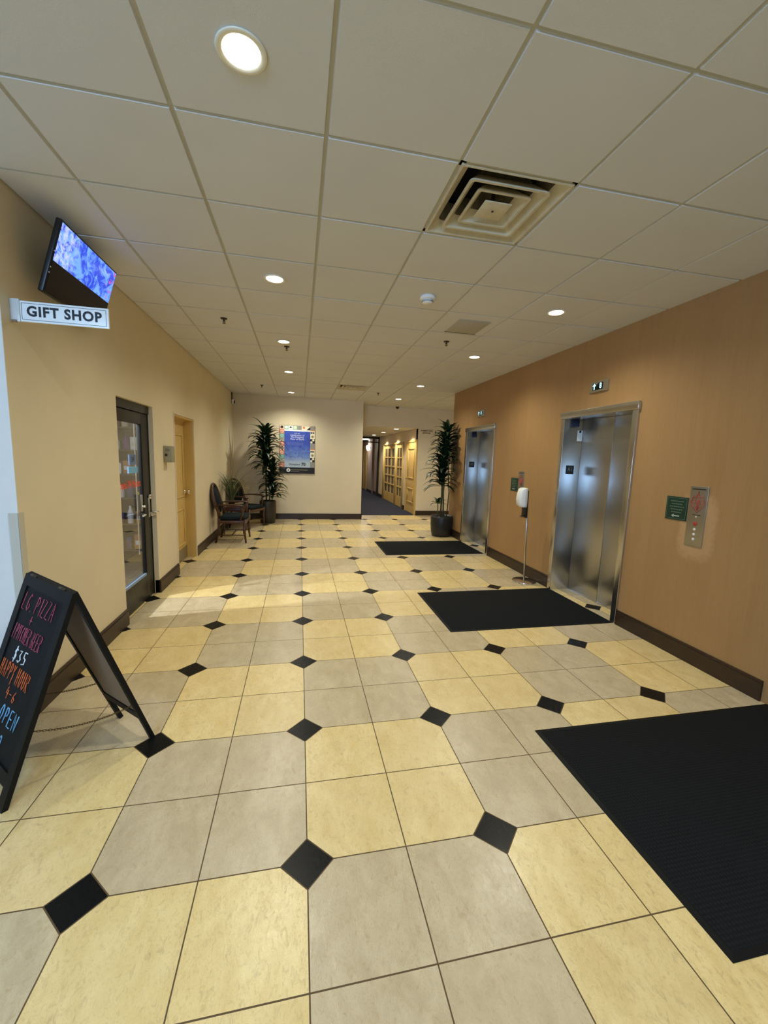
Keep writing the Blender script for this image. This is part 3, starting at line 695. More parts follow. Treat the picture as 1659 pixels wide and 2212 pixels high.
# faces -y ; runs from wall out to +x
L0, L1, hz = .04, .469, .053
m = MB(); m.box((L0, -.006, -hz), (L1, .006, hz), M['sign_w'], .001); m.build('sign_board', e)
m = MB(); m.box((.0, -.012, -hz-.004), (.045, .012, hz+.008), M['clear'], .003); m.box((.006, -.016, -hz-.008), (.03, -.008, -hz+.004), M['hard']); m.build('wall_bracket', e)
m = MB(); y = -.0066; bx0, bx1, bz = L0+.012, L1-.012, hz-.011
for z0 in (-bz, bz): m.box((bx0, y, z0-.001), (bx1, y+.0006, z0+.001), M['ink'])
for x0 in (bx0, bx1): m.box((x0-.001, y, -bz), (x0+.001, y+.0006, bz), M['ink'])
m.build('border', e)
m = MB(); m.text('GIFT SHOP', ((L0+L1)/2, -.0063, 0), (1, 0, 0), (0, 0, 1), .071, M['ink'], depth=.0008, sx=.95, bold=.035, tw=1.12); m.build('lettering', e)

# corner guard, grey wall box
m = MB(); m.box((XL-.045, 1.163, .145), (XL+.002, 1.1665, 1.20), M['guard']); m.box((XL+.0005, 1.163, .145), (XL+.0035, 1.21, 1.20), M['guard'])
tag(m.build('corner_guard'), 'clear plastic corner guard on the white and beige wall corner', 'corner guard')
e = thing('wall_control_box', (XL, 3.73, 1.53), 'small grey metal control box on left wall between the two doors', 'control box')
m = MB(); m.box((0, -.06, -.095), (.085, .06, .09), M['boxg'], .004); m.build('housing', e)
m = MB(); m.lathe([(0, 0), (.014, 0), (.014, .006), (0, .006)], M['screw'], M=Matrix.Translation((.03, -.06, -.01)) @ Matrix.Rotation(PI/2, 4, 'X'), seg=16); m.build('key_switch', e)
m = MB(); m.box((.02, -.0605, .03), (.065, -.06, .06), mat('box_label', rgb(120, 112, 92), .6)); m.build('label_plate', e)

# ------------------------------------------------------------------ poster
e = thing('wall_poster', (-.097, YF, 1.69), 'tall blue celebration poster with patterned border and navy footer on far wall', 'poster')
PW, PH = .83, 1.14
m = MB(); m.box((-PW/2, -.02, -PH/2), (PW/2, 0, PH/2), M['navy'], .001); m.build('board', e)
def PX(u, v, k=0): return ((u-782)/1135*PW*1.0, -.0205-.0004*k, (1062-v)/1585*PH)
PAL = {k: mat('poster_'+k, rgb(*v), .45) for k, v in dict(salmon=(226, 120, 100), peach=(240, 200, 170), mint=(160, 200, 180), teal=(110, 160, 145), cream=(244, 232, 200), white=(240, 240, 235), grey=(150, 146, 136), dark=(40, 36, 44), orange=(226, 150, 90), plum=(80, 40, 50), olive=(150, 142, 96), lav=(190, 196, 232), ink=(58, 62, 74)).items()}
art = MB()
def rect(u0, v0, u1, v1, c_, k=1): art.quad(PX(u0, v1, k), PX(u1, v1, k), PX(u1, v0, k), PX(u0, v0, k), PAL[c_])
def disc(u, v, r, c_, k=2, n=20, a0=0): art.poly([PX(u+r*math.cos(a0+2*PI*i/n), v+r*math.sin(a0+2*PI*i/n), k) for i in range(n)], PAL[c_])
rect(216, 272, 1348, 1648, 'olive', 0)
top = [('peach', 'dark', 6), ('mint', 'white', 20), ('white', 'dark', 3), ('mint', 'cream', 20), ('grey', 'grey', 4), ('cream', 'salmon', 4)]
for k, (a, b_, n) in enumerate(top):
    u = 222+k*140; rect(u, 276, u+140, 400, a); disc(u+70, 330, 48 if n != 3 else 44, b_, 2, n, -PI/2)
rect(1062, 276, 1202, 400, 'cream'); art.poly([PX(1085, 400, 2), PX(1202, 400, 2), PX(1202, 290, 2)], PAL['dark'])
rect(1202, 276, 1348, 400, 'grey'); rect(360, 405, 1202, 455, 'white', 2)
y = 400
lc = [('salmon', 'peach', 20), ('teal', 'mint', 20), 'st', ('salmon', 'peach', 8), ('peach', 'dark', 12), ('salmon', 'peach', 20), ('teal', 'mint', 8), 'st', ('salmon', 'peach', 5)]
for q in lc:
    hgt = 138
    if q == 'st':
        rect(222, y, 370, y+hgt, 'dark')
        for z in range(3): rect(222, y+12+z*42, 370, y+32+z*42, 'cream', 2)
    else: rect(222, y, 370, y+hgt, q[0]); disc(296, y+hgt/2, 52, q[1], 2, q[2]); disc(296, y+hgt/2, 20, q[0], 3, 12)
    y += hgt
y = 400
for q in range(2):
    rect(1202, y, 1348, y+30, 'orange'); rect(1202, y+30, 1348, y+140, 'cream')
    for z in range(2): art.poly([PX(1212+z*65, y+45, 2), PX(1212+z*65, y+130, 2), PX(1277+z*62, y+88, 2)], PAL['dark'])
    rect(1202, y+140, 1348, y+290, 'cream'); disc(1275, y+215, 55, 'olive', 2, 4)
    rect(1202, y+290, 1348, y+440, 'dark'); disc(1300, y+330, 36, 'cream'); disc(1240, y+400, 36, 'cream')
    rect(1202, y+440, 1348, y+624, 'grey'); y += 624
m = art
m.build('patterned_border', e)
def poster_blue():
    m_ = bpy.data.materials.new('poster_blue_print'); m_.use_nodes = True; t = NT(m_); p = t.n['Principled BSDF']
    tc = t.new('ShaderNodeTexCoord'); sp = t.new('ShaderNodeSeparateXYZ'); t.link(tc.outputs['Object'], sp.inputs[0])
    n = t.noise(7, 5, .65, tc.outputs['Object'], 1.5); n2 = t.noise(28, 4, .7, tc.outputs['Object'], .5)
    c_ = t.mix(t.ramp(n, .35, .65), rgb(46, 62, 158), rgb(60, 84, 184))
    low = t.ramp(sp.outputs[2], .12, -.38)
    c_ = t.mix(t.math('MULTIPLY', low, t.ramp(t.math('ADD', n, t.math('MULTIPLY', n2, .4)), .5, .9)), c_, rgb(150, 186, 214))
    c_ = t.mix(t.ramp(sp.outputs[2], -.16, -.32), c_, rgb(176, 190, 200))
    t.link(c_, p.inputs['Base Color']); p.inputs['Roughness'].default_value = .35; return m_
m = MB(); a_, b2 = PX(372, 1648, 1), PX(1200, 455, 1); m.quad((a_[0], a_[1], a_[2]), (b2[0], a_[1], a_[2]), (b2[0], a_[1], b2[2]), (a_[0], a_[1], b2[2]), poster_blue()); m.build('blue_print', e)
for txt, v, s in (('Join the', 525, .040), ('Celebration of', 588, .056), ('The Happiest', 652, .056), ('Place on Earth', 716, .056)):
    m = MB(); m.text(txt, PX(782, v, 2), (1, 0, 0), (0, 0, 1), s, PAL['lav'], bold=.02, depth=.0004); m.build('headline_lettering', e)
m = MB()
for k in range(7):
    u = (560, 760, 980, 660, 880, 1060, 480)[k]; v = (1080, 1010, 1120, 1250, 1300, 1290, 1280)[k]; r = (60, 80, 75, 90, 80, 50, 45)[k]
    for q in range(12):
        a = q*PI/6; m.poly([PX(u+r*.3*math.cos(a-.06), v+r*.3*math.sin(a-.06), 2), PX(u+r*math.cos(a), v+r*math.sin(a), 2), PX(u+r*.3*math.cos(a+.06), v+r*.3*math.sin(a+.06), 2)], PAL['lav'])
m.build('firework_bursts', e)
m = MB(); spm = mat('poster_small_print', rgb(110, 120, 190), .5)
for k in range(5):
    for q in range(9): u = 425+q*62; v = 822+k*20; m.quad(PX(u, v+7, 2), PX(u+52, v+7, 2), PX(u+52, v, 2), PX(u, v, 2), spm)
m.build('small_print', e); m = MB(); m.text('Disneyland', PX(700, 1548, 2), (1, 0, 0), (0, 0, 1), .066, PAL['ink'], sx=.92, bold=.02, depth=.0004)
m.build('headline_lettering', e); m = MB(); m.text('70', PX(985, 1545, 2), (1, 0, 0), (0, 0, 1), .100, PAL['ink'], bold=.05, depth=.0004)
m.build('headline_lettering', e)
m = MB(); ring = [PX(500+62*math.cos(k*PI/12), 1745+62*math.sin(k*PI/12), 1) for k in range(24)]; m.poly(ring, PAL['white']); ring = [PX(500+22*math.cos(k*PI/2), 1745+36*math.sin(k*PI/2), 2) for k in range(4)]; m.poly(ring, PAL['ink'])
for q in range(12): u = 580+q*46; m.quad(PX(u, 1742, 1), PX(u+38, 1742, 1), PX(u+38, 1720, 1), PX(u, 1720, 1), PAL['olive'])
for q in range(7): u = 585+q*38; m.quad(PX(u, 1786, 1), PX(u+30, 1786, 1), PX(u+30, 1772, 1), PX(u, 1772, 1), PAL['grey'])
m.build('footer_logo', e)

# pool sign
e = thing('direction_sign', (3.40, YB, 2.305), 'SWIMMING POOL RESTROOM sign with black arrow beside the corridor opening', 'sign')
m = MB(); m.box((-.26, -.006, -.065), (.26, 0, .065), mat('off_white_sign', rgb(222, 206, 170), .5), .001); m.build('sign_board', e)
m = MB(); m.text('SWIMMING POOL', (-.03, -.0062, .028), (1, 0, 0), (0, 0, 1), .050, M['ink'], sx=.86, bold=.03); m.build('lettering', e); m = MB(); m.text('RESTROOM', (-.04, -.0062, -.03), (1, 0, 0), (0, 0, 1), .050, M['ink'], sx=.86, bold=.03); m.build('lettering', e)
m = MB(); m.poly([(.205, -.0068, -.045), (.205, -.0068, .045), (.25, -.0068, 0)], M['black']); m.build('arrow', e)

# ------------------------------------------------------------------ hand sanitizer stand
e = thing('sanitizer_stand', (2.893, 3.35, 0), 'white hand sanitizer dispenser on steel pole with round base', 'sanitizer stand')
m = MB(); m.lathe([(0, 0), (.150, 0), (.155, .004), (.155, .012), (.150, .017), (.02, .022), (0, .022)], M['chrome'], seg=48); m.build('base', e)
m = MB(); m.tube([(0, 0, .02), (-.02, 0, .6), (-.045, 0, 1.22)], .0125, M['pole'], 16); m.build('pole', e)
m = MB(); m.box((-.085, -.05, .86), (-.055, .05, 1.21), M['black'], .006); m.box((-.13, -.028, .865), (-.065, .028, .88), M['black'], .003)
m.tube([(-.06, 0, 1.10), (-.04, 0, 1.10)], .012, M['chrome']); m.build('back_plate', e)
m = MB()
secs = []
for z, d_, w_ in ((.995, .045, .050), (1.0, .075, .056), (1.03, .098, .060), (1.10, .108, .062), (1.17, .100, .062), (1.225, .082, .060), (1.243, .06, .056), (1.247, .02, .045)):
    ring = []
    for k in range(16):
        a = PI/2 + PI*k/15; ring.append((-.078 + math.copysign(abs(math.cos(a))**.45, math.cos(a))*d_, math.copysign(abs(math.sin(a))**.45, math.sin(a))*w_, z))
    secs.append(ring)
vs = [p for r_ in secs for p in r_]; n = 16; fs = []
for i in range(len(secs)-1):
    for k in range(n): fs.append((i*n+k, i*n+(k+1) % n, (i+1)*n+(k+1) % n, (i+1)*n+k))
fs += [tuple(range(n)), tuple(range((len(secs)-1)*n, len(secs)*n))]
m.add(vs, fs, M['white_pl'], True); m.build('dispenser_cover', e)
m = MB(); m.box((-.17, -.035, .868), (-.08, .035, .874), M['hard'], .002); m.build('drip_tray', e)

# ------------------------------------------------------------------ plants
CL = [None, None]
def leaf(mb, base, ang, elev, L, w, droop, mt, rr, fold=.25, n=7):
    d = Vector((math.cos(ang), math.sin(ang), 0)); side = Vector((-math.sin(ang), math.cos(ang), 0))
    pts = []; p = Vector(base); th = elev
    for i in range(n+1):
        pts.append((p.copy(), th)); p = p + (d*math.cos(th)+Vector((0, 0, 1))*math.sin(th))*(L/n); th -= droop/n*(.5+1.2*i/n)
    vs = []; fs = []
    for i, (q, t2) in enumerate(pts):
        s = i/n; ww = w*(min(1, .35+2.6*s))*(1-s**2.6)+.0008
        nr = Vector((0, 0, 1))*math.cos(t2)-d*math.sin(t2)
        tri = [q-side*ww/2+nr*fold*ww/2, q.copy(), q+side*ww/2+nr*fold*ww/2]
        for v in tri:
            if CL[1] is not None and v.x > CL[1]: v.x = CL[1]-(v.x-CL[1])*.15
            if CL[0] is not None and v.x < CL[0]: v.x = CL[0]+(CL[0]-v.x)*.15
        vs += tri
    for i in range(n):
        a = i*3; fs += [(a, a+1, a+4, a+3), (a+1, a+2, a+5, a+4)]
    mb.add(vs, fs, mt, True)
def whorl(mb, c_, n, L, w, mt, rr, spread=.16):
    n = int(n*1.15)
    for k in range(n):
        s = k/n; z = c_[2]+spread*(s-.5); a = k*2.39996+rr.uniform(-.25, .25)
        leaf(mb, (c_[0]+.012*math.cos(a), c_[1]+.012*math.sin(a), z), a, .15+1.1*s+rr.uniform(-.15, .15), L*rr.uniform(.75, 1.1)*(1.0-.2*s), w*rr.uniform(.8, 1.15), 1.3+rr.uniform(-.3, .5), mt, rr)
def planter(loc, label, name, pot, canes, heads, pm, rr, mt, L, w, name2='pot'):
    e = thing(name, loc, label, 'potted plant')
    m = MB(); m.lathe(pot, pm, seg=48); m.build('pot', e)
    zr = pot[-1][1]; r0 = pot[-1][0]
    m = MB(); m.lathe([(0, zr+.004), (r0*.99, zr)], M['soil'], seg=32); m.build('soil', e)
    for cn in canes:
        m = MB(); m.tube(cn[0], cn[1], M['cane'], 10); m.build('stem', e)
    for h in heads:
        m = MB(); whorl(m, h[0], h[1], L*h[2], w, h[3] if len(h) > 3 else mt, rr, h[4] if len(h) > 4 else .2); m.build('leaf_head', e)
    return e
rr = random.Random(3)
# right plant
CL[1] = XR-.012-2.85
pot = [(0, 0), (.175, 0), (.19, .01), (.215, .12), (.228, .26), (.226, .38), (.218, .425), (.205, .425), (.20, .40)]
planter((2.85, 6.52, 0), 'tall dracaena plant in round charcoal pot beside the farther elevator', 'potted_dracaena', pot,
    [([(-.03, 0, .38), (-.02, .01, .8), (-.03, 0, 1.25), (-.05, 0, 1.6)], .017), ([(.02, -.03, .38), (.0, -.02, .9), (.02, 0, 1.5), (.03, 0, 2.0)], .016),
     ([(.11, .02, .38), (.13, 0, .9), (.10, .02, 1.3), (.08, .0, 1.6)], .012), ([(-.10, -.03, .38), (-.11, -.03, .68)], .010)],
    [((-.05, 0, 1.12), 30, 1.0), ((-.05, -.02, 1.38), 34, 1.05), ((.0, 0, 1.62), 34, 1.05), ((.02, 0, 1.85), 34, 1.0), ((.03, 0, 2.06), 30, .85), ((.06, .03, 1.72), 20, .7), ((-.11, -.03, .70), 10, .42, M['leaf2'], .06)],
    M['potr'], rr, M['leaf'], .46, .098)
# left plant
CL[1] = None
pot = [(0, 0), (.15, 0), (.16, .01), (.178, .15), (.186, .35), (.184, .50), (.176, .515), (.165, .515), (.16, .49)]
planter((-.745, 8.18, 0), 'bushy dark dracaena in tall brown pot left of the far wall poster', 'potted_dracaena', pot,
    [([(-.03, 0, .48), (-.04, .01, 1.0), (-.02, 0, 1.7)], .018), ([(.04, -.03, .48), (.06, -.02, .9), (.08, 0, 1.2)], .016)],
    [((.10, -.02, .70), 34, .9), ((.08, -.02, .95), 34, .9), ((.10, 0, 1.18), 30, .85), ((-.04, 0, 1.36), 36, 1.05), ((-.06, 0, 1.62), 38, 1.1), ((-.04, 0, 1.86), 38, 1.08), ((-.05, 0, 1.98), 12, 1.2, M['leaf'], .1)],
    M['potl'], rr, M['leaf'], .48, .102)

# ------------------------------------------------------------------ chairs and side table
def chair():
    e = thing('wooden_armchair', (0, 0, 0), '', 'chair', 'wooden armchairs in the left corner')
    # faces +x ; half width .29
    W = .285
    def leg(pts, r): m = MB(); m.tube(pts, r, M['wood'], 8, sq=(1, 1)); m.build('leg', e)
    for s in (-1, 1):
        leg([(.235, s*W, 0), (.215, s*W, .2), (.225, s*W, .42)], [.016, .02, .026])
        leg([(-.27, s*.25, 0), (-.22, s*.25, .22), (-.21, s*.26, .44)], [.016, .02, .024])
    m = MB(); m.box((-.22, -W, .345), (.245, W, .40), M['wood'], .012); m.build('seat_frame', e)
    m = MB(); m.box((-.20, -W+.02, .40), (.235, W-.02, .475), M['fabric'], .03); m.build('seat_cushion', e)
    m = MB()
    for s in (-1, 1):
        m.tube([(.22, s*W, .14), (-.22, s*.25, .14)], .010, M['wood'], 8)
    m.tube([(0, -W+.01, .14), (0, W-.01, .14)], .010, M['wood'], 8); m.build('stretcher', e)
    for s in (-1, 1):
        m = MB(); m.tube([(-.25, s*.255, .66), (-.10, s*.30, .675), (.06, s*.315, .675), (.17, s*.315, .665), (.215, s*.31, .65)], [.018, .020, .024, .026, .020], M['wood'], 10, sq=(1.2, .7))
        m.tube([(.17, s*.31, .66), (.19, s*.295, .56), (.15, s*W, .40)], [.016, .018, .022], M['wood'], 8); m.build('armrest', e)
    pts = []
    for k in range(21):
        a = PI*k/20; zz = .74+.27*math.sin(a) if 0 < k < 20 else .70
        pts.append((-.215-.13*(zz-.42)/.58, .255*math.cos(a), zz))
    pts = [(-.205, .23, .42), (-.22, .245, .56)]+pts+[(-.22, -.245, .56), (-.205, -.23, .42)]
    m = MB(); m.tube(pts, .026, M['wood'], 10, sq=(.9, 1.1)); m.build('back_frame', e)
    m = MB(); vs = []; n = 24
    for k in range(n):
        a = 2*PI*k/n; y = .21*math.copysign(abs(math.cos(a))**.7, math.cos(a)); z = .735+.225*math.copysign(abs(math.sin(a))**.8, math.sin(a)); x = -.215-.13*(z-.42)/.58; vs.append((x+.012, y, z))
    for k in range(n): v = vs[k]; vs.append((v[0]-.03, v[1], v[2]))
    c0 = (-.27+.045, 0, .735); vs += [c0, (c0[0]-.06, 0, .735)]
    fs = [(k, (k+1) % n, n+(k+1) % n, n+k) for k in range(n)]+[(k, (k+1) % n, 2*n) for k in range(n)]+[(n+k, n+(k+1) % n, 2*n+1) for k in range(n)]
    m.add(vs, fs, M['fabric'], True); m.build('back_pad', e)
    return e
ch = chair(); ch.location = (-1.19, 6.24, 0); ch['label'] = 'wooden armchair with dark teal seat nearest, its back against the left wall'
dup(ch, (-1.13, 7.66, 0), 'wooden armchair with rounded green back, beside the brown planter in the corner', -.45)
e = thing('side_table', (-1.30, 7.02, 0), 'small brown wooden side table between the two armchairs', 'table')
m = MB(); m.box((-.19, -.22, .50), (.22, .22, .535), M['wood'], .006); m.build('table_top', e)
m = MB(); m.box((-.17, -.20, .44), (.20, .20, .50), M['wood'], .003); m.build('apron', e)
for sx in (-.165, .195):
    for sy in (-.19, .19): m = MB(); m.tube([(sx, sy, 0), (sx, sy, .46)], [.014, .02], M['wood'], 4); m.build('leg', e)
m = MB(); m.lathe([(0, 0), (.05, 0), (.09, .018), (.095, .024), (.088, .022), (.05, .008), (0, .008)], M['black'], seg=28)
tag(m.build('dish', None, (-1.16, 6.94, .535)), 'small black dish on the side table', 'dish')
e = thing('potted_grass', (-1.36, 7.10, .535), 'potted dry ornamental grass with tall thin stalks on side table', 'potted plant')
m = MB(); m.lathe([(0, 0), (.055, 0), (.07, .09), (.072, .10), (.064, .10), (0, .088)], M['wood'], seg=28); m.build('pot', e)
CL[0] = XL+.01+1.36
m = MB(); r3 = random.Random(5)
for k in range(95):
    a = r3.uniform(0, 2*PI); leaf(m, (.03*math.cos(a), .03*math.sin(a), .09), a, r3.uniform(1.15, 1.5), r3.uniform(.65, 1.0), .010, r3.uniform(1.4, 2.9), M['grass'] if k % 2 else M['grassg'], r3, n=9)
m.build('grass_blades', e); CL[0] = None
for dx, dy, h in ((-.01, 0, 1.13), (.03, .02, .78)):
    m = MB(); m.tube([(dx, dy, .08), (dx*.5, dy, h*.6), (dx-.015, dy, h)], [.004, .003, .0015], M['grassg'], 6); m.build('stalk', e)

# ------------------------------------------------------------------ sandwich board
A = Vector((-1.0537, .6391, .9)); B = Vector((-1.4502, 1.0215, .9)); F1 = Vector((-.8237, .8393, 0)); F2 = Vector((-1.0842, 1.0745, 0)); G1 = F1+2*(A-F1); G1.z = 0
G2 = G1+(B-A); G2.z = 0
base = Vector((-1.25, .83, 0))
e = thing('sandwich_board', base, 'black A-frame chalkboard with handwritten pizza and beer specials at left', 'sandwich board')
A, B, F1, F2, G1, G2 = [v-base for v in (A, B, F1, F2, G1, G2)]
def rail(mb, p, q, n, w, t_, mt):
    d_ = (q-p).normalized(); s = n.cross(d_).normalized(); vs = []
    for c_ in (p, q):
        for a_, b_ in ((0, 0), (1, 0), (1, 1), (0, 1)): vs.append(c_+s*w*a_-n*t_*b_)
    mb.add(vs, [(0, 1, 2, 3), (7, 6, 5, 4), (0, 4, 5, 1), (1, 5, 6, 2), (2, 6, 7, 3), (3, 7, 4, 0)], mt)
ux = (A-B).normalized(); dn = (G1-A).normalized(); n1 = dn.cross(ux).normalized()
if n1.y > 0: n1 = -n1
FLn = (G1-A).length; FW = (A-B).length
def FP(u, v, h=0): return B+ux*u+dn*v+n1*h
fr = MB(); fw_ = .058; th = .022
def slab(mb, u0, v0, u1, v1, h0, h1, mt, F=FP):
    vs = [F(u, v, h) for h in (h0, h1) for u, v in ((u0, v0), (u1, v0), (u1, v1), (u0, v1))]
    mb.add(vs, [(3, 2, 1, 0), (4, 5, 6, 7), (0, 1, 5, 4), (1, 2, 6, 5), (2, 3, 7, 6), (3, 0, 4, 7)], mt)
slab(fr, -.01, 0, fw_-.01, FLn, -th, 0, M['boardwood']); slab(fr, FW-fw_, 0, FW, FLn, -th, 0, M['boardwood'])
slab(fr, fw_-.01, 0, FW-fw_, .055, -th, 0, M['boardwood']); slab(fr, fw_-.01, FLn-.14, FW-fw_, FLn-.085, -th, 0, M['boardwood']); fr.build('front_frame', e)
bd = MB(); slab(bd, fw_-.02, .05, FW-fw_+.01, FLn-.10, -.014, -.006, M['chalkboard']); bdo = bd.build('chalkboard_panel', e)
# handwriting: stroke letters
SF = {'L': [[(0,1),(0,0),(.6,0)]], 'G': [[(.7,.85),(.4,1),(.05,.6),(.1,.15),(.45,0),(.7,.3),(.4,.4)]], '.': [[(.1,0),(.15,.04)]],
 'P': [[(.05,0),(.1,1)],[(0,.85),(.4,1),(.65,.75),(.45,.5),(.1,.45)]], 'I': [[(.2,1),(.2,0)]], 'Z': [[(0,1),(.6,.95),(0,.05),(.65,0)]],
 'A': [[(0,0),(.3,1),(.65,0)],[(.1,.4),(.55,.4)]], '+': [[(.3,.15),(.3,.85)],[(0,.5),(.6,.5)]], 'T': [[(.3,0),(.3,1)],[(0,.95),(.65,1)]],
 'C': [[(.6,.85),(.35,1),(.05,.55),(.2,.05),(.6,.1)]], 'H': [[(0,0),(0,1)],[(.55,0),(.55,1)],[(0,.5),(.55,.5)]], 'E': [[(.6,1),(.05,1),(0,0),(.6,0)],[(0,.5),(.5,.5)]],
 'R': [[(0,0),(.05,1),(.5,.9),(.5,.6),(.05,.5),(.6,0)]], 'B': [[(0,0),(.05,1),(.45,.9),(.45,.6),(.05,.5),(.6,.35),(.5,.05),(0,0)]], 'O': [[(.3,1),(.02,.6),(.1,.1),(.4,0),(.6,.45),(.5,.9),(.3,1)]],
 'Y': [[(0,1),(.3,.5),(.6,1)],[(.3,.5),(.25,-.2)]], 'U': [[(0,1),(.05,.15),(.35,0),(.6,.2),(.6,1)]], 'N': [[(0,0),(0,1),(.6,0),(.6,1)]], '4': [[(.25,1),(0,.42),(.65,.42)],[(.5,.75),(.45,-.05)]],
 '6': [[(.5,1),(.1,.5),(.1,.1),(.45,0),(.6,.3),(.3,.5),(.08,.3)]], '-': [[(.05,.5),(.5,.5)]], '$': [[(.6,.85),(.3,.95),(.1,.7),(.5,.4),(.45,.1),(0,.1)],[(.3,1.15),(.3,-.15)]],
 '3': [[(.05,.9),(.5,.95),(.25,.55),(.6,.3),(.3,0),(0,.1)]], '5': [[(.6,1),(.1,1),(.1,.55),(.5,.5),(.5,.1),(.0,0)]], '1': [[(.2,1),(.15,0)]], ' ': []}
def write(txt, u0, v0, h, cw, mt, slope=0.0, r=.0020):
    m_ = MB(); u = u0
    for chh in txt:
        for st in SF[chh]: m_.tube([FP(u+p[0]*cw*.9+p[1]*h*.12, v0-p[1]*h+slope*(u-u0), -.0045) for p in st], r, mt, 5)
        u += cw*(.55 if chh in 'I1.' else (1.0 if chh != ' ' else .5))
    tag(m_.build('chalk_writing', bdo), 'chalk words ' + txt)
write('LG. PIZZA', .062, .170, .085, .050, M['pink'], -.03)
write('+', .20, .232, .06, .05, M['pink'])
write('1 PITCHER BEER', .030+.03, .318, .075, .0285, M['pink'], -.02)
write('$35', .155, .405, .060, .055, M['chalkw'], -.04, .0028)
write('HAPPY HOUR', .055, .500, .078, .038, M['orange'], -.02)
write('4-6', .21, .570, .050, .04, M['orange'])
write('OPEN', .215, .672, .075, .055, M['chalkb'], -.03, .0026)
write('O', .29, .775, .06, .05, M['chalkb'])
# rear frame (tapers toward the feet)
ub = (F1-A).normalized(); n2 = ux.cross(ub).normalized()
if n2.y < 0: n2 = -n2
def RP(s, v, h=0):   # s 0..1 from B side to A side, v 0..1 down
    return (B.lerp(F2, v)).lerp(A.lerp(F1, v), s)+n2*h
rf = MB()
def rslab(mb, s0, v0, s1, v1, h0, h1, mt):
    vs = [RP(s, v, h) for h in (h0, h1) for s, v in ((s0, v0), (s1, v0), (s1, v1), (s0, v1))]
    mb.add(vs, [(3, 2, 1, 0), (4, 5, 6, 7), (0, 1, 5, 4), (1, 2, 6, 5), (2, 3, 7, 6), (3, 0, 4, 7)], mt)
rslab(rf, 0, 0, .085, 1, 0, .022, M['boardwood']); rslab(rf, .93, 0, 1.0, 1, 0, .022, M['boardwood']); rslab(rf, .085, .0, .93, .06, 0, .022, M['boardwood']); rslab(rf, .085, .80, .93, .85, 0, .022, M['boardwood']); rf.build('rear_frame', e)
rf = MB(); rslab(rf, .06, .05, .95, .81, .006, .014, M['hard']); tag(rf.build('rear_panel', e), 'plain brown hardboard back of rear panel')
hg = MB()
for s in (.18, .8): p = B.lerp(A, s); hg.tube([p-ux*.03+Vector((0, 0, .004)), p+ux*.03+Vector((0, 0, .004))], .006, M['screw'], 8)
hg.build('hinge', e)
def chain(p, q, sag):
    m_ = MB(); L = (q-p).length; n = int(L/.0105)
    for k in range(n):
        t_ = (k+.5)/n; c_ = p.lerp(q, t_)-Vector((0, 0, sag*4*t_*(1-t_))); d_ = ((q-p)/L-Vector((0, 0, sag*4*(1-2*t_)/L))).normalized()
        s_ = d_.cross(Vector((0, 0, 1))).normalized(); s_ = s_ if k % 2 else d_.cross(s_)
        m_.tube([c_+d_*.0085*math.cos(a)+s_*.0045*math.sin(a) for a in [j*PI/4 for j in range(8)]], .0013, M['chain'], 5, closed=True)
    m_.build('chain', e)
chain(FP(FW-.02, .62, -.02), RP(.97, .74, .0), .03)
chain(FP(.03, .62, -.02), RP(.04, .74, .0), .03)

# ------------------------------------------------------------------ gift shop interior behind the glass
w = MB(); w.box((-5, 6.2, 0), (XL-.16, 6.3, HT), M['shopwall']); w.box((-5.1, 1.3, 0), (-5, 6.3, HT), M['shopwall']); struct(w, 'wall_shop')
w = MB(); w.box((-5, 1.3, 2.75), (XL-.16, 6.2, 2.8), M['white']); struct(w, 'ceiling_shop')
e = thing('shop_shelving', (-2.32, 5.0, 0), 'dark shop shelving seen through the glass door', 'shelving')
m = MB()
for x in (-.75, .50): m.box((x, -.0, 0), (x+.03, .4, 2.2), M['shelf'])
m.box((-.75, .38, 0), (.53, .4, 2.2), M['shelf']); m.build('shelf_frame', e)
SZ = [.12, .50, .88, 1.22, 1.56, 1.88]
for z in SZ: m = MB(); m.box((-.72, .0, z-.02), (.50, .38, z), M['shelf'], .002); m.build('shelf', e)
m = MB(); m.box((.515, -.012, .1), (.535, 0, 2.1), M['tube']); 
m2 = MB(); m2.box((.0, -.02, .05), (.012, -.005, 2.15), M['sign_w']); 
m2.build('upright_strip', e)
cols = [(215, 225, 240), (60, 70, 120), (120, 160, 70), (236, 214, 70), (210, 210, 205), (90, 60, 130), (170, 120, 80), (60, 110, 130), (200, 190, 180), (110, 60, 60)]
gm = [mat('packet_%s' % k, rgb(*c_), .5) for k, c_ in zip('abcdefghij', cols)]
names = ['snack_packet', 'carton', 'drink_bottle']
what = ['pale packet', 'navy packet', 'green packet', 'yellow packet', 'white packet', 'purple packet', 'tan packet', 'teal packet', 'light grey packet', 'maroon packet']
lv = ['lowest', 'second lowest', 'third', 'fourth', 'fifth', 'top']
r5 = random.Random(11)
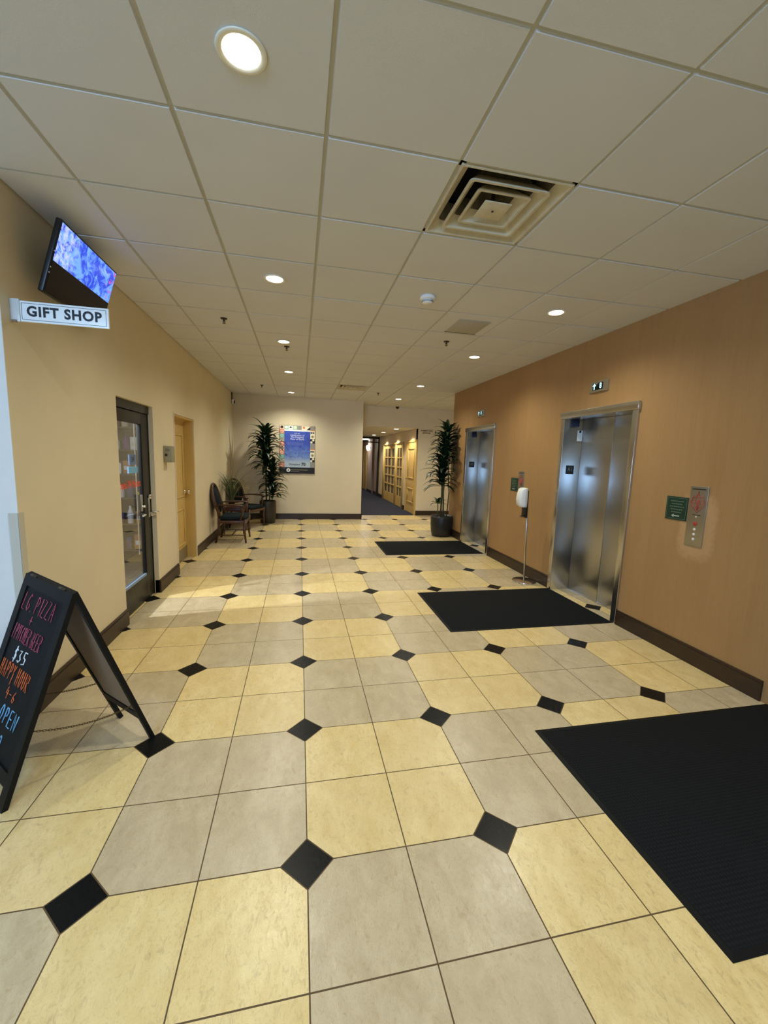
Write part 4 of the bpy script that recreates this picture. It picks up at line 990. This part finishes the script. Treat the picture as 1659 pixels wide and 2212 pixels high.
for si, z in enumerate(SZ):
    x = -2.32-.42; k = 0
    while x < -2.32+.40:
        wd = r5.uniform(.07, .13); h = r5.uniform(.14, .26); ci = r5.randrange(10)
        kind = r5.random()
        m = MB()
        if kind < .3:
            m.lathe([(0, 0), (wd*.4, 0), (wd*.42, .01), (wd*.42, h*.6), (wd*.16, h*.85), (wd*.16, h), (0, h)], gm[ci], seg=16); nm = 'bottle'
        else:
            m.box((-wd*.45, -.03, 0), (wd*.45, .05, h), gm[ci], .006); m.box((-wd*.3, -.0315, h*.3), (wd*.3, -.03, h*.6), gm[(ci+4) % 10]); nm = 'packet'
        o_ = m.build('drink_bottle' if nm == 'bottle' else 'snack_packet', None, (x+wd/2, 5.08, z))
        tag(o_, '%s on the %s shop shelf, %s from the left' % (what[ci].replace('packet', nm), lv[si], ['first', 'second', 'third', 'fourth', 'fifth', 'sixth', 'seventh', 'eighth', 'ninth', 'tenth', 'eleventh'][k]), nm, 'goods on the shop shelves')
        x += wd+r5.uniform(.005, .03); k += 1
m = MB(); m.box((-.8, -.06, -.03), (.8, .06, 0), M['tube']); tag(m.build('shop_ceiling_light', None, (-3.0, 1.9, 2.75)), 'white fluorescent ceiling light inside the gift shop', 'ceiling light')

# corridor far lights
m = MB(); m.box((-.5, -.1, -.04), (.5, .1, 0), M['tube']); tag(m.build('fluorescent_fixture', None, (2.5, 17.0, HCO)), 'bright white strip light beyond the dark portal in corridor', 'ceiling light')
e = thing('wall_sconce', (XC1-.09, 16.55, 2.0), 'glowing frosted wall lamp beyond the dark portal in corridor', 'wall lamp')
m = MB(); m.lathe([(0, -.16), (.05, -.13), (.085, -.05), (.09, .03), (.07, .09), (0, .11)], M['globe'], c=(-.11, 0, 0), seg=24); m.build('lamp_shade', e)
m = MB(); m.box((-.03, -.04, -.06), (0, .04, .06), M['chrome'], .004); m.tube([(-.01, 0, 0), (-.06, 0, .0)], .012, M['chrome']); m.build('bracket', e)

# ------------------------------------------------------------------ lights
def spot(x, y, z, e, ang=150, blend=.9, col=(1, .985, .84), r=.05, rot=(0, 0, 0)):
    l = bpy.data.lights.new('downlight', 'SPOT'); l.energy = e; l.spot_size = math.radians(ang); l.spot_blend = blend; l.color = col; l.shadow_soft_size = r
    o = bpy.data.objects.new('downlight_beam', l); COL.objects.link(o); o.location = (x, y, z); o.rotation_euler = rot; return o
def area(loc, rot, sx, sy, e, col):
    l = bpy.data.lights.new('area', 'AREA'); l.shape = 'RECTANGLE'; l.size = sx; l.size_y = sy; l.energy = e; l.color = col
    o = bpy.data.objects.new('area_beam', l); COL.objects.link(o); o.location = loc; o.rotation_euler = rot; return o
for k, (x, y) in enumerate(LEFT+RIGHT): spot(x, y, HC-.02, 18 if k == 5 else (105 if k in (4, 9) else 72))
for x, y in ((-.23, -1.6), (2.2, -1.6), (-.23, -3.4), (2.2, -3.4), (4.3, 8.0)): spot(x, y, HC-.02, 55)
for y in (9.95, 11.75, 13.5): spot(2.72, y, HCO-.02, 75, 130, .4, (1, .90, .72))
area((2.5, 17.0, 2.33), (0, 0, 0), 1.0, .2, 18, (1, .96, .9))  # lamp of the corridor strip light, not daylight
area((-2.0, -4.95, 2.35), (PI/2, 0, 0), 2.2, .75, 240, (.36, .60, 1.0))     # daylight through the entrance glazing, facing +y
area((-3.0, 1.9, 2.70), (0, 0, 0), 1.6, .12, 45, (.80, .88, 1.0))  # lamp of the shop's fluorescent ceiling fixture, not daylight
sl = spot(-3.1, 2.35, 2.62, 420, 60, .3, (.80, .89, 1.0), .05); sl.rotation_euler = (Vector((-.9, 3.1, 0))-Vector((-3.1, 2.35, 2.62))).to_track_quat('-Z', 'Y').to_euler(); sl.name = 'shop_spot_beam'            # unseen shop spot, added to throw the bright floor patch through the door glass

wd = bpy.data.worlds.new('World'); SC.world = wd; wd.use_nodes = True
wd.node_tree.nodes['Background'].inputs[0].default_value = (.6, .75, 1, 1); wd.node_tree.nodes['Background'].inputs[1].default_value = .3

# ------------------------------------------------------------------ camera
cam = bpy.data.cameras.new('camera'); co = bpy.data.objects.new('camera', cam); COL.objects.link(co)
yaw, pitch, roll = 0.20677562743934116, -0.13229387246240504, 0.03318543094135342
cy_, sy_ = math.cos(yaw), math.sin(yaw); cp, sp_ = math.cos(pitch), math.sin(pitch); cr, sr = math.cos(roll), math.sin(roll)
fwd = Vector((sy_*cp, cy_*cp, sp_)); rgt = Vector((cy_, -sy_, 0)); upv = rgt.cross(fwd)
r2 = cr*rgt+sr*upv; u2 = -sr*rgt+cr*upv
co.matrix_world = Matrix.Translation((-.0375, -1.4081, 1.5678)) @ Matrix((r2, u2, -fwd)).transposed().to_4x4()
cam.sensor_fit = 'VERTICAL'; cam.sensor_height = 36.0; cam.lens = 879.2414/2212*36; cam.clip_start = .02; cam.clip_end = 100
SC.camera = co
vs_ = SC.view_settings; vs_.view_transform = 'Standard'; vs_.look = 'None'; vs_.gamma = 1; vs_.use_curve_mapping = False; vs_.exposure = 0.0
